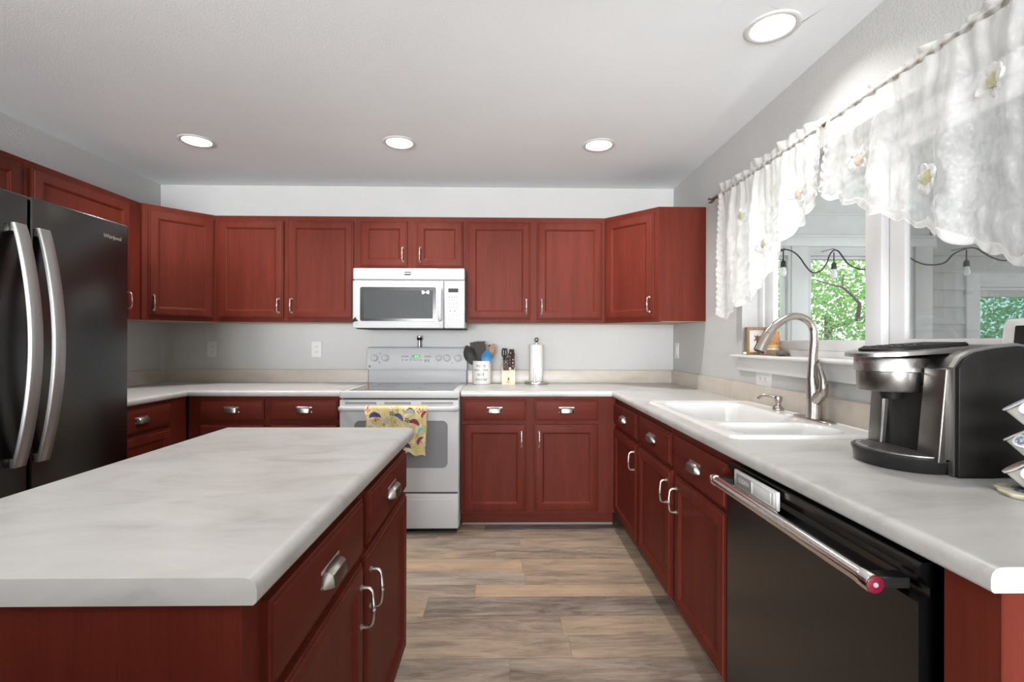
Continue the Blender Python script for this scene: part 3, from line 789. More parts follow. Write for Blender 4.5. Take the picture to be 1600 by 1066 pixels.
o = B().tube(p, r, 20, up=(1, 0, 0)).obj('spray_head', 'nickel', t)
B().lathe([(0, 0), (0.020, 0), (0.020, 0.004), (0, 0.004)], (0, 0, 0), 20).obj('nozzle', 'silicone_black', o, (-0.218, 0.018, 0.2765), (0, 0.42, 0))
p, r = smooth_path([(0.001, -0.004, 0.075), (0.002, -0.030, 0.098), (0.002, -0.052, 0.122), (0.0, -0.056, 0.16), (-0.003, -0.045, 0.20), (-0.006, -0.034, 0.232)], [0.024, 0.023, 0.0185, 0.0135, 0.0095, 0.005])
B().tube(p, r, 18, up=(1, 0, 0)).obj('lever', 'nickel', t)
t = thing('soap_dispenser', 'brushed nickel soap pump on the sink deck beside the faucet', 'soap dispenser', (1.275, -1.553, CT+0.0085))
B().lathe([(0, 0), (0.0235, 0), (0.0245, 0.004), (0.0235, 0.010), (0.018, 0.018), (0.0125, 0.024), (0.0115, 0.032), (0.0145, 0.038), (0.015, 0.044), (0, 0.044)], n=24).obj('pump_base', 'nickel', t)
B().lathe([(0, 0.044), (0.0175, 0.044), (0.0180, 0.050), (0.0180, 0.060), (0.0165, 0.065), (0, 0.066)], n=24).obj('pump_head', 'nickel', t)
p, r = smooth_path([(-0.010, 0.002, 0.056), (-0.028, 0.022, 0.064), (-0.046, 0.043, 0.063), (-0.058, 0.056, 0.052), (-0.062, 0.060, 0.046)], [0.0085, 0.0078, 0.0072, 0.0068, 0.0065])
B().tube(p, r, 12).obj('nozzle', 'nickel', t)

# ------------------------------------------------------------------ microwave
t = thing('microwave', 'white over-the-range microwave with dark window, hung under the short cabinet', 'microwave', (-1.062, 0, 1.322))
W = 0.782
B().box(0.003, W-0.003, -0.372, -0.004, 0.012, 0.428, 0.004).obj('casing', 'appliance_white', t)
B().box(0.02, W-0.01, -0.385, -0.02, 0.0, 0.014, 0.003).obj('vent_base', 'black_plastic', t)
o = B().box(0, W, -0.402, -0.372, 0.345, 0.428, 0.010, 3).obj('top_grille', 'appliance_white', t)
o2 = B().box(0.361, 0.405, -0.4055, -0.4015, 0.378, 0.402, 0.0015, 1).obj('badge', 'badge_grey', o)
B().text('MAYTAG', 0.0098, Matrix.Translation((0.383, -0.4058, 0.390)), 0.0003, bold=0.0002).obj('lettering', 'badge_silver', o, smooth=False)
d = B(); d.box(0, 0.634, -0.402, -0.372, 0.006, 0.340, 0.007, 3); d = d.obj('door', 'appliance_white', t)
# window with rounded corners
def rrect(x0, x1, z0, z1, r, n=6):
    pts = []
    for cx, cz, a0 in ((x1-r, z1-r, 0), (x0+r, z1-r, PI/2), (x0+r, z0+r, PI), (x1-r, z0+r, 1.5*PI)):
        for k in range(n+1): a = a0 + k*PI/2/n; pts.append((cx+r*math.cos(a), cz+r*math.sin(a)))
    return pts
B().slab(rrect(0.052, 0.581, 0.056, 0.294, 0.012), -0.4045, -0.400).obj('window', 'black_gloss', d)
B().slab(rrect(0.078, 0.560, 0.074, 0.272, 0.006), -0.4052, -0.4045).obj('window_screen', 'micro_glass', d)
b = B()
b.tube(smooth_path([(0.612, -0.400, 0.284), (0.612, -0.426, 0.276), (0.612, -0.436, 0.24), (0.612, -0.438, 0.175), (0.612, -0.436, 0.11), (0.612, -0.426, 0.072), (0.612, -0.400, 0.064)], [0.0155]*7)[0], 0.0145, 16, up=(1, 0, 0))
b.obj('handle', 'appliance_white', d)
B().lathe([(0, 0), (0.0085, 0), (0.0085, 0.002), (0, 0.003)], (0.615, -0.403, 0.052), 16, 'Y').obj('emblem', 'badge_silver', d)
c = B().box(0.638, W, -0.402, -0.372, 0.006, 0.340, 0.007, 3).obj('control_panel', 'appliance_white', t)
B().slab(rrect(0.655, 0.753, 0.052, 0.298, 0.006), -0.4032, -0.4012).obj('keypad', 'plastic_white', c)
B().slab(rrect(0.667, 0.738, 0.258, 0.287, 0.002), -0.4045, -0.403).obj('display', 'display_grey', c)
b = B()
for i in range(4): b.slab(rrect(0.668+i*0.018, 0.682+i*0.018, 0.222, 0.231, 0.002), -0.4038, -0.403)
for j in range(4):
    for i in range(3): b.slab(rrect(0.668+i*0.026, 0.684+i*0.026, 0.150+j*0.016, 0.157+j*0.016, 0.002), -0.4036, -0.403)
b.obj('keys', 'plastic_grey', c)
b = B()
for i in range(2): b.lathe([(0, 0), (0.0062, 0), (0.0055, 0.001), (0, 0.001)], (0.682+i*0.031, -0.403, 0.128), 14, 'Y')
for j in range(3):
    for i in range(3): b.slab(rrect(0.668+i*0.026, 0.682+i*0.026, 0.066+j*0.016, 0.071+j*0.016, 0.002), -0.4036, -0.403)
b.obj('buttons', 'print_grey', c)
# things stuck on the microwave door
b = B()
for s_ in (-1, 1):
    b.loops([[(s_*x, -0.003*math.sin(PI*min(1, x/0.027)) if False else -0.001, z) for x, z in [(0.003, 0.003), (0.014, 0.0125), (0.024, 0.014), (0.0275, 0.006), (0.0265, -0.006), (0.022, -0.0135), (0.012, -0.010), (0.003, -0.003)]],
             [(s_*x, -0.004, z) for x, z in [(0.003, 0.002), (0.014, 0.0105), (0.023, 0.0115), (0.0255, 0.005), (0.0245, -0.005), (0.021, -0.011), (0.012, -0.008), (0.003, -0.002)]]])
    b.loops([[(s_*x, -0.0045, z) for x, z in [(0.009, 0.004), (0.019, 0.007), (0.019, -0.006), (0.009, -0.003)]], [(s_*x, -0.005, z) for x, z in [(0.009, 0.004), (0.019, 0.007), (0.019, -0.006), (0.009, -0.003)]]])
b.sphere((0, -0.004, 0), 0.0045, 10, 8)
o = tag(b.obj('bow_magnet', 'badge_silver'), 'small pale bow ornament on the microwave window', 'magnet'); o.location = (-0.553, -0.4055, 1.579)
t2 = thing('door_clip', 'small black clip at the lower left corner of the microwave door', 'clip', (-1.042, -0.403, 1.384))
B().slab([(-0.022, -0.010), (-0.005, 0.018), (0.004, 0.020), (0.006, 0.004), (0.020, -0.004), (0.012, -0.010), (0.002, -0.004), (-0.012, -0.016)], -0.010, 0, 0.002, 1).obj('jaw', 'black_plastic', t2)
B().lathe([(0, 0), (0.006, 0), (0.005, 0.004), (0, 0.005)], (-0.002, -0.010, 0.008), 12, 'Y').obj('pivot', 'black_gloss', t2)

# ------------------------------------------------------------------ range
t = thing('electric_range', 'white freestanding electric range with black glass cooktop below the microwave', 'range', (-1.052, 0, 0))
W = 0.765
B().box(0.004, W-0.004, -0.655, -0.03, 0.03, 0.872, 0.003).obj('body', 'appliance_white', t)
b = B(); b.box(0.0, W, -0.695, -0.035, 0.872, 0.917, 0.008, 3); b.obj('cooktop_frame', 'appliance_white', t)
g = B().box(0.045, W-0.045, -0.655, -0.105, 0.9165, 0.9185, 0.0008, 1).obj('cooktop', 'cooktop_glass', t)
b = B()
for x, y, r in ((0.21, -0.50, 0.105), (0.56, -0.50, 0.085), (0.21, -0.24, 0.08), (0.56, -0.24, 0.10)):
    b.lathe([(r-0.002, 0), (r, 0), (r, 0.0003), (r-0.002, 0.0003)], (x, y, 0.9186), 40, cap0=False, cap1=False)
b.obj('burner_rings', 'plastic_grey', g)
b = B(); b.box(0.012, W-0.012, -0.66, -0.10, 0.862, 0.873); b.obj('gap_strip', 'black_gap', t)
# backguard: riser and overhanging control head
B().box(0.004, W-0.006, -0.060, -0.008, 0.915, 1.022, 0.004).obj('backguard_riser', 'appliance_white', t)
b = B()
prof = [(-0.092, 1.020), (-0.094, 1.026), (-0.078, 1.176), (-0.068, 1.188), (-0.012, 1.192), (-0.008, 1.186), (-0.008, 1.020)]
rings = [[(x, y*(1 if e else 0.94), 1.02+(z-1.02)*(1 if e else 0.95)) for y, z in prof] for x, e in ((-0.004, 0), (0.0, 0.5), (0.008, 1), (W-0.010, 1), (W-0.002, 0.5), (W+0.002, 0))]
b.loops(rings); hd = b.obj('control_head', 'appliance_white', t, angle=50)
TILT = math.atan2(0.016, 0.150)
def on_head(x, z): return (x, -0.0945 + (z-1.026)*0.016/0.15, z)
kn = B()
kn.lathe([(0.0, 0), (0.0295, 0), (0.0295, 0.004), (0.0225, 0.006), (0.0205, 0.018), (0.018, 0.0205), (0, 0.021)], (0, 0, 0), 28, 'Y')
kn.box(-0.005, 0.005, -0.027, -0.019, -0.019, 0.019, 0.002)
KN = kn.mesh('knob')
sk = B().lathe([(0.0296, 0.0), (0.0306, 0.0), (0.0306, 0.0045), (0.0296, 0.0045)], (0, 0, 0), 32, 'Y', cap0=False, cap1=False); SK = sk.mesh('dial_ring')
for x, s_ in ((0.060, 1), (0.140, 1), (0.550, 0.8), (0.612, 1), (0.697, 1)):
    o = link('knob', KN, 'appliance_white', hd, on_head(x, 1.107), (-TILT, 0, 0)); o.scale = (s_, 1, s_)
    link('dial_ring', SK, 'print_grey', o)
b = B()
for x, z in ((0.101, 1.141), (0.097, 1.073), (0.655, 1.141), (0.652, 1.072)):
    p_ = on_head(x, z); b.lathe([(0, -0.001), (0.0045, -0.001), (0.0045, 0.0015), (0, 0.0018)], p_, 12, 'Y')
b.obj('indicator_lights', 'black_gloss', hd)
o = B().slab(rrect(-0.030, 0.030, -0.012, 0.012, 0.002), -0.0015, 0.001).obj('display', 'display_green', hd, on_head(0.373, 1.120), (-TILT, 0, 0))
B().text('8:26', 0.017, Matrix.Translation((0.008, -0.002, 0)), 0.0003).obj('digits', 'digit_green', o, smooth=False)
b = B()
for i, (x, z) in enumerate([(0.272, 1.120), (0.292, 1.120), (0.308, 1.120), (0.272, 1.094), (0.303, 1.094), (0.335, 1.094), (0.362, 1.094), (0.385, 1.094), (0.410, 1.094), (0.447, 1.120), (0.465, 1.120), (0.482, 1.120), (0.447, 1.094), (0.470, 1.094), (0.447, 1.084), (0.470, 1.084)]):
    p_ = on_head(x, z); b.slab(rrect(x-0.007, x+0.007, z-0.006, z+0.004, 0.002), p_[1]-0.0012, p_[1]+0.001)
b.obj('keys', 'plastic_grey', hd)
b = B()
p_ = on_head(0.022, 1.043); b.lathe([(0, -0.001), (0.0085, -0.001), (0.0085, 0.0012), (0, 0.0015)], p_, 20, 'Y'); em = b.obj('emblem', 'badge_grey', hd)
B().text('GE', 0.009, Matrix.Translation((p_[0], p_[1]-0.0018, p_[2])), 0.0003).obj('lettering', 'badge_silver', hd, smooth=False)
# oven door
dr = B().box(0.0, W-0.004, -0.690, -0.655, 0.268, 0.862, 0.006, 3).obj('oven_door', 'appliance_white', t)
b = B()
for a, c in ((0.035, 0.235), (0.285, 0.455), (0.520, 0.725)):
    for k in range(2): b.box(a, c, -0.6915, -0.688, 0.834+k*0.0075, 0.839+k*0.0075)
b.obj('vent_slots', 'print_grey', dr, smooth=False)
B().slab(rrect(0.095, 0.690, 0.425, 0.728, 0.035, 8), -0.6925, -0.688).obj('window', 'oven_glass', dr)
pts, rad = smooth_path([(0.012, -0.690, 0.806), (0.020, -0.715, 0.808), (0.050, -0.738, 0.810), (0.12, -0.742, 0.810), (0.38, -0.742, 0.810), (0.64, -0.742, 0.810), (0.71, -0.738, 0.810), (0.740, -0.715, 0.808), (0.748, -0.690, 0.806)], [0.019, 0.019, 0.0175, 0.017, 0.017, 0.017, 0.0175, 0.019, 0.019])
B().tube(pts, rad, 18, up=(0, 0, 1)).obj('handle', 'appliance_white', dr)
B().box(0.01, W-0.014, -0.668, -0.60, 0.256, 0.27).obj('shadow_gap', 'black_gap', t)
dw = B().box(0.002, W-0.006, -0.690, -0.655, 0.034, 0.258, 0.006, 3).obj('storage_drawer', 'appliance_white', t)
B().box(0.05, W-0.05, -0.6925, -0.685, 0.214, 0.222, 0.003).obj('drawer_lip', 'appliance_white', dw)
B().box(0.02, W-0.02, -0.64, -0.1, 0.0, 0.034).obj('base', 'black_plastic', t)

# pepper mill standing on the backguard
t = thing('pepper_mill', 'small clear pepper mill with black cap standing on top of the range', 'pepper mill', (-0.660, -0.038, 1.192))
B().lathe([(0, 0), (0.017, 0), (0.017, 0.004), (0.0135, 0.008), (0.0125, 0.052), (0, 0.052)], n=20).obj('jar', 'pewter', t)
B().lathe([(0.0128, 0.052), (0.0185, 0.053), (0.020, 0.058), (0.020, 0.070), (0.017, 0.074), (0, 0.076)], n=20).obj('cap', 'black_plastic', t)
B().lathe([(0.0195, 0.0735), (0.021, 0.0745), (0.021, 0.083), (0.018, 0.086), (0, 0.087)], n=20).obj('cap_top', 'stainless', t)

# dish towel draped over the oven handle
def build_towel():
    W_, LF, LB = 0.395, 0.285, 0.235
    nu, nv = 190, 220
    rng = random.Random(11)
    motifs = []
    def add(kind, u, v, s, ang, col, rim): motifs.append((kind, u, v, s, ang, col, rim))
    navy, red, wine, blue, teal, green, lil, gry = (0.035, 0.035, 0.11), (0.50, 0.05, 0.045), (0.22, 0.025, 0.05), (0.05, 0.08, 0.22), (0.10, 0.42, 0.48), (0.20, 0.21, 0.06), (0.42, 0.33, 0.45), (0.28, 0.28, 0.27)
    # front flap (v metres down from the top fold)
    for m_ in [('cap', .060, .050, .033, 0.0, navy, 1), ('flower', .020, .016, .016, 0, red, 0), ('flower', .068, .068, .016, .4, red, 0), ('star', .170, .036, .017, 0, navy, 0),
               ('cap', .215, .058, .030, .5, blue, 1), ('flower', .130, .078, .020, 0, lil, 0), ('star', .185, .090, .013, 0, green, 0), ('cap', .285, .028, .030, 0, gry, 1),
               ('flower', .345, .024, .017, 0, red, 0), ('cap', .375, .040, .024, -1.0, wine, 0), ('star', .270, .074, .018, .3, navy, 0), ('cap', .318, .092, .031, .3, wine, 1),
               ('cap', .360, .140, .024, -.8, teal, 0), ('star', .340, .172, .013, 0, green, 0), ('cap', .360, .205, .026, -1.0, wine, 1), ('cap', .270, .240, .032, .1, navy, 1),
               ('star', .300, .190, .012, 0, green, 0), ('flower', .250, .275, .014, 0, red, 0), ('cap', .170, .185, .03, -.3, wine, 1), ('flower', .10, .15, .018, 0, red, 0),
               ('cap', .06, .20, .032, .4, blue, 1), ('star', .13, .24, .016, 0, navy, 0), ('star', .03, .12, .014, 0, green, 0), ('flower', .22, .14, .017, 0, lil, 0), ('star', .205, .018, .010, 0, green, 0),
               ('star', .245, .020, .010, 0, wine, 0), ('star', .115, .105, .012, 0, navy, 0)]: add(*m_)
    def color(u, v):
        base = (0.60, 0.50, 0.25)
        n_ = noise.noise(Vector((u*22, v*22, 3.1)))
        base = tuple(c*(1+0.14*n_) for c in base)
        if n_ > 0.22: base = (0.68, 0.60, 0.40)
        if n_ < -0.33: base = (0.50, 0.47, 0.20)
        # thin stems
        q = noise.noise(Vector((u*30, v*30, 9.7)))
        if abs(q) < 0.022: base = (0.22, 0.13, 0.07)
        for k, mu, mv, s, a, col, rim in motifs:
            dx, dy = u-mu, v-mv
            if abs(dx) > s*1.3 or abs(dy) > s*1.3: continue
            x = dx*math.cos(a)+dy*math.sin(a); y = -dx*math.sin(a)+dy*math.cos(a)
            if k == 'cap':
                r1 = (x/s)**2 + ((y-0.35*s)/(0.95*s))**2
                cut = y - 0.30*s + 0.55*x*x/s if False else y - (0.42*s - 0.55*x*x/s)*0.9
                inside = r1 < 1 and y < 0.35*s - 0.13*s*(1-(x/s)**2)
                if inside: return tuple(c*1.6 for c in col) if (int(x*420) + int(y*420)) % 3 == 0 else col
                if rim and (x/s/1.14)**2 + ((y-0.35*s)/(1.08*s))**2 < 1 and y < 0.35*s - 0.13*s*(1-(x/s)**2): return (0.12, 0.09, 0.07)
            else:
                r = math.hypot(x, y)/s; th = math.atan2(y, x); n = 4 if k == 'flower' else 5
                lim = 0.62 + 0.38*math.cos(n*th)
                if r < 0.2: return (0.85, 0.78, 0.55)
                if r < lim: return col
        return base
    b = B(); bm = b.bm; cols = []
    vs = [[None]*nu for _ in range(nv)]
    hx0 = 0.0; R = 0.0195
    tot = LF + LB + PI*R
    for j in range(nv):
        for i in range(nu):
            u = W_*i/(nu-1); s = tot*j/(nv-1)
            rag = 0.012*math.sin(u*26+0.5)+0.008*math.sin(u*71)
            if s < LB:
                dn = LB - s; y = R; z = -dn; v = 0.32+dn; k = dn
            elif s < LB + PI*R:
                a = (s-LB)/R; y = R*math.cos(a); z = R*math.sin(a); v = 0.0; k = 0; 
                v = (a/PI-0.5)*0.02
            else:
                dn = s - LB - PI*R; k = dn
                y = -R; z = -dn; v = dn+0.01
                if dn > LF-0.05: z += rag*(dn-LF+0.05)/0.05
            fold = min(1, k/0.06)
            y2 = y + (-1 if y < 0 else 0.3)*fold*(0.008 + 0.010*math.sin(u*24+0.8+k*3) + 0.006*math.sin(u*55+k*9))*0.8
            x = u - 0.012*fold*(u/W_-0.5)*2 + 0.004*math.sin(k*20)*fold
            vs[j][i] = bm.verts.new((x, y2, z)); cols.append(color(u, v))
    for j in range(nv-1):
        for i in range(nu-1): bm.faces.new((vs[j][i], vs[j][i+1], vs[j+1][i+1], vs[j+1][i]))
    me = b.mesh('dish_towel', angle=180)
    at = me.attributes.new('tone', 'FLOAT_COLOR', 'POINT'); at.data.foreach_set('color', [c for t_ in cols for c in (*t_, 1.0)])
    o = link('dish_towel', me, 'towel_cloth', None, (-0.874, -0.742, 0.811))
    tag(o, 'yellow dish towel with colourful mushroom and flower print hanging on the oven handle', 'towel')
build_towel()

# ------------------------------------------------------------------ refrigerator
t = thing('refrigerator', 'black stainless side-by-side refrigerator with two long bowed handles', 'refrigerator', (XL, -2.362, 0), R90)
W = 0.910; FD = -(-1.79 - XL)       # local y of the door fronts
B().box(0.004, W-0.004, FD+0.075, -0.03, 0.03, 1.765, 0.004).obj('cabinet', 'black_stainless_side', t)
SPL_X = 0.439
dl = B().box(0.003, SPL_X-0.005, FD, FD+0.070, 0.09, 1.78, 0.008, 3).obj('freezer_door', 'black_stainless', t)
dr = B().box(SPL_X+0.005, W-0.001, FD, FD+0.070, 0.09, 1.783, 0.008, 3).obj('refrigerator_door', 'black_stainless', t)
B().box(0.02, W-0.02, FD+0.03, -0.1, 0.0, 0.085).obj('base_grille', 'black_plastic', t)
B().box(SPL_X-0.004, SPL_X+0.004, FD+0.03, FD+0.072, 0.09, 1.775).obj('door_gasket', 'black_gap', t)
def bow_handle(x):
    b = B(); rings = []; z0, z1 = 0.775, 1.665; n = 30
    for k in range(n+1):
        s_ = k/n; z = z0 + (z1-z0)*s_
        bow = math.sin(PI*s_)
        y = -0.016 - 0.062*bow**0.85
        wd = 0.024; th = 0.007
        rings.append([(x-wd, y+th, z), (x-wd*0.96, y-th*0.5, z), (x-wd*0.82, y-th, z), (x+wd*0.82, y-th, z), (x+wd*0.96, y-th*0.5, z), (x+wd, y+th, z)])
    b.loops(rings)
    for z in (z0+0.016, z1-0.016): b.box(x-0.020, x+0.020, -0.016, 0.001, z-0.015, z+0.015, 0.003)
    return b
bow_handle(0).obj('handle', 'handle_steel', dl, (SPL_X-0.055, FD, 0), angle=50)
bow_handle(0).obj('handle', 'handle_steel', dr, (SPL_X+0.036, FD, 0), angle=50)
B().text('Whirlpool', 0.0235, Matrix.Translation((0.815, FD-0.0012, 1.708)), 0.0005, shear=0.12, bold=0.0004).obj('lettering', 'badge_silver', dr, smooth=False)

# ------------------------------------------------------------------ dishwasher
t = thing('dishwasher', 'black stainless dishwasher with round steel bar handle under the right worktop', 'dishwasher', (XR, -2.219, 0), L90)
W = 0.712; FD = -(XR-0.722)
B().box(0.006, W-0.006, FD+0.05, -0.02, 0.02, 0.868, 0.002).obj('tub_casing', 'black_plastic', t)
b = B()
prof = [(FD+0.05, 0.10), (FD+0.004, 0.10), (FD, 0.104), (FD, 0.786), (FD+0.020, 0.796), (FD+0.020, 0.812), (FD+0.003, 0.836), (FD+0.002, 0.852), (FD+0.006, 0.856), (FD+0.05, 0.856)]
b.loops([[(x, y, z) for y, z in prof] for x in (0.002, 0.010)])
b.loops([[(x, y, z) for y, z in prof] for x in (W-0.010, W-0.002)])
b.loops([[(x, y, z) for y, z in prof] for x in (0.010, W-0.010)], False, False)
door = b.obj('door', 'black_stainless', t, angle=25)
B().box(0.01, W-0.01, FD+0.035, FD+0.05, 0.0, 0.10).obj('toe_panel', 'black_plastic', t)
hy = FD - 0.057; hz = 0.806
hb = B(); hb.tube([(0.062, hy, hz), (0.655, hy, hz)], 0.0165, 24, up=(0, 0, 1)); hb = hb.obj('handle', 'stainless_bar', door)
B().tube([(0.655, hy, hz), (0.657, hy, hz), (0.658, hy, hz), (0.683, hy, hz), (0.685, hy, hz)], [0.0165, 0.0165, 0.0178, 0.0178, 0.0168], 24, up=(0, 0, 1)).obj('end_collar', 'chrome', hb)
B().tube([(0.032, hy, hz), (0.034, hy, hz), (0.060, hy, hz), (0.062, hy, hz)], [0.0165, 0.0178, 0.0178, 0.0165], 24, up=(0, 0, 1)).obj('end_collar', 'chrome', hb)
md = B().tube([(0.6845, hy, hz), (0.6865, hy, hz), (0.6870, hy, hz)], [0.0150, 0.0150, 0.0135], 28, up=(0, 0, 1)).obj('medallion', 'medallion_red', hb)
b = B().tube([(0.6868, hy, hz), (0.6882, hy, hz)], [0.0048, 0.004], 12, up=(0, 0, 1)); b.obj('medallion_crest', 'badge_silver', hb)
for xa in (0.040, 0.652): B().slab([(xa, hz-0.011), (xa+0.028, hz-0.011), (xa+0.028, hz+0.011), (xa, hz+0.011)], hy+0.008, FD+0.012, 0.002, 1).obj('handle_bracket', 'black_stainless_side', door)
# clean / dirty slider magnet
t = thing('dishwasher_magnet', 'white clean-or-dirty slider sign stuck on top of the dishwasher door', 'magnet', (0.7185, -2.291, 0.798), L90)
B().box(0, 0.230, -0.010, 0, 0, 0.051, 0.003, 2).obj('frame', 'plastic_white', t)
o = B().slab(rrect(0.018, 0.100, 0.008, 0.043, 0.002), -0.0108, -0.0095).obj('sign_window', 'plastic_grey', t)
b = B(); b.text('CLEAN', 0.019, Matrix.Translation((0.059, -0.0110, 0.0255)), 0.0003); b.obj('lettering', 'plastic_white', t, smooth=False)
b = B()
for x0, x1, z0, z1 in ((0.106, 0.220, 0.006, 0.009), (0.106, 0.220, 0.042, 0.045), (0.106, 0.109, 0.009, 0.042), (0.217, 0.220, 0.009, 0.042), (0.200, 0.203, 0.009, 0.042)): b.box(x0, x1, -0.0122, -0.0098, z0, z1, 0.0008, 1)
b.obj('slider', 'plastic_white', t)

# ------------------------------------------------------------------ small things on the back worktop
t = thing('utensil_crock', 'white ceramic utensil crock with dark lettering beside the range', 'utensil crock', (-0.170, -0.130, CT))
B().lathe([(0, 0), (0.066, 0), (0.070, 0.004), (0.0715, 0.02), (0.0715, 0.160), (0.0705, 0.168), (0.0725, 0.172), (0.0715, 0.176), (0.0675, 0.176), (0.0655, 0.168), (0.0650, 0.02), (0.0, 0.015)], n=40).obj('jar', 'ceramic', t)
def bent_text(txt, size, z, rad, shear=0.0):
    b = B().text(txt, size, Matrix.Identity(4), 0.0005, shear=shear)
    bmesh.ops.subdivide_edges(b.bm, edges=[e for e in b.bm.edges if e.calc_length() > 0.004], cuts=2)
    for v in b.bm.verts:
        a = (v.co.x-0.006)/rad; rr = rad - v.co.y
        v.co = Vector((math.sin(a)*rr, -math.cos(a)*rr, v.co.z+z))
    return b
b = bent_text('make', 0.036, 0.142, 0.0715)
b.merge(bent_text('memories', 0.029, 0.110, 0.0715)); b.merge(bent_text('and', 0.036, 0.077, 0.0715)); b.merge(bent_text('cookies', 0.031, 0.040, 0.0715, 0.25))
b.obj('lettering', 'print_dark', t, smooth=False)

def utensil(label, base_xy, tip, head, mat, hmat=None):
    o = thing('kitchen_utensil', label, 'utensil', (-0.170+base_xy[0], -0.130+base_xy[1], CT+0.016), 0, 'utensils in the white crock')
    d = Vector((-0.170+tip[0], -0.130+tip[1], CT+tip[2])) - o.location
    L = d.length; zq = d.normalized(); xq = Vector((0, 1, 0)).cross(zq).normalized(); yq = zq.cross(xq)
    q = Matrix((xq, yq, zq)).transposed().to_4x4()
    hb, hl, hw = head['b'], head['l'], head['w']
    B().tube([(0, 0, 0), (0, 0, 0.05), (0, 0, L-hl*0.95)], [0.009, 0.0085, 0.008], 10).xform(q).obj('shaft', mat, o)
    hbm = B(); z0 = L - hl
    n = 14
    if head['t'] in ('spoon', 'slotted'):
        rings = []
        for k in range(n+1):
            s_ = k/n; ww = hw*max(0.10, math.sin(PI*min(1, 0.06+s_*0.92))**0.7)
            dish = 0.010*math.sin(PI*s_)
            rings.append([(-ww, dish*-0.3, z0+hl*s_), (-ww*0.6, dish*0.8, z0+hl*s_), (0, dish*1.2, z0+hl*s_), (ww*0.6, dish*0.8, z0+hl*s_), (ww, dish*-0.3, z0+hl*s_), (ww*0.6, dish*0.8-0.004, z0+hl*s_), (0, dish*1.2-0.005, z0+hl*s_), (-ww*0.6, dish*0.8-0.004, z0+hl*s_)])
        hbm.loops(rings)
    elif head['t'] == 'turner':
        if True:
            hbm.loops([[(-hw*a, -0.003, z0+hl*s_), (hw*a, -0.003, z0+hl*s_), (hw*a, 0.003, z0+hl*s_), (-hw*a, 0.003, z0+hl*s_)] for s_, a in ((0, 0.18), (0.12, 0.55), (0.3, 0.86), (0.6, 0.95), (0.86, 1.0), (0.93, 0.88), (1.0, 1.0))])
    elif head['t'] == 'ladle':
        rings = []
        for k in range(9):
            a = PI/2*k/8
            rings.append([(hw*math.cos(a)*math.cos(2*PI*i/16), -hw*0.8*math.sin(a), z0+hw+hw*math.cos(a)*math.sin(2*PI*i/16)) for i in range(16)])
        hbm.loops(rings, False, True); bmesh.ops.solidify(hbm.bm, geom=hbm.bm.faces[:], thickness=0.003)
    hbm.xform(q @ Matrix.Rotation(head.get('spin', 0), 4, 'Z')).obj('head', hmat or mat, o, angle=60)
    return o
utensil('black slotted spoon leaning far left in the crock', (-0.012, -0.01), (-0.118, -0.02, 0.290), {'t': 'spoon', 'b': 0, 'l': 0.150, 'w': 0.046}, 'silicone_black')
utensil('black flat turner leaning left at the back of the crock', (0.0, 0.02), (-0.062, 0.035, 0.318), {'t': 'turner', 'b': 0, 'l': 0.15, 'w': 0.036}, 'silicone_black')
utensil('dark grey slotted turner, tallest utensil in the middle of the crock', (0.0, 0.0), (-0.016, 0.0, 0.322), {'t': 'turner', 'b': 0, 'l': 0.185, 'w': 0.042}, 'silicone_grey')
utensil('brown wooden spoon standing behind the blue spatula', (0.01, 0.02), (0.038, 0.03, 0.300), {'t': 'spoon', 'b': 0, 'l': 0.10, 'w': 0.030}, 'spoon_wood')
utensil('dark brown wooden spoon leaning far right in the crock', (0.01, 0.0), (0.088, 0.015, 0.304), {'t': 'spoon', 'b': 0, 'l': 0.12, 'w': 0.033}, 'spoon_wood')
utensil('black ladle with round bowl at the back right of the crock', (-0.01, 0.035), (0.070, 0.085, 0.300), {'t': 'ladle', 'b': 0, 'l': 0.07, 'w': 0.032}, 'silicone_black')
utensil('bright blue silicone spatula at the front of the crock', (0.01, -0.02), (0.046, -0.052, 0.258), {'t': 'spoon', 'b': 0, 'l': 0.112, 'w': 0.040}, 'silicone_blue')

t = thing('knife_block', 'pale wooden knife block full of dark-handled knives beside the crock', 'knife block', (0.032, -0.160, CT))
b = B(); 
prof = [(-0.022, 0.0), (-0.020, 0.086), (0.060, 0.150), (0.085, 0.150), (0.100, 0.0)]
b.loops([[(x, y, z) for y, z in prof] for x in (-0.050, 0.050)]); b.obj('block', 'block_wood', t, smooth=False)
b = B()
b.slab([(-0.008, 0.046), (-0.002, 0.050), (0.000, 0.058), (0.004, 0.050), (0.008, 0.052), (0.005, 0.040), (0.009, 0.028), (0.004, 0.030), (0.001, 0.036), (-0.003, 0.028), (-0.007, 0.029), (-0.004, 0.038)], -0.0235, -0.020)
b.box(-0.012, 0.012, -0.0235, -0.020, 0.0195, 0.0215); b.box(-0.008, 0.008, -0.0235, -0.020, 0.0150, 0.0165)
b.obj('block_mark', 'print_dark', t, smooth=False)
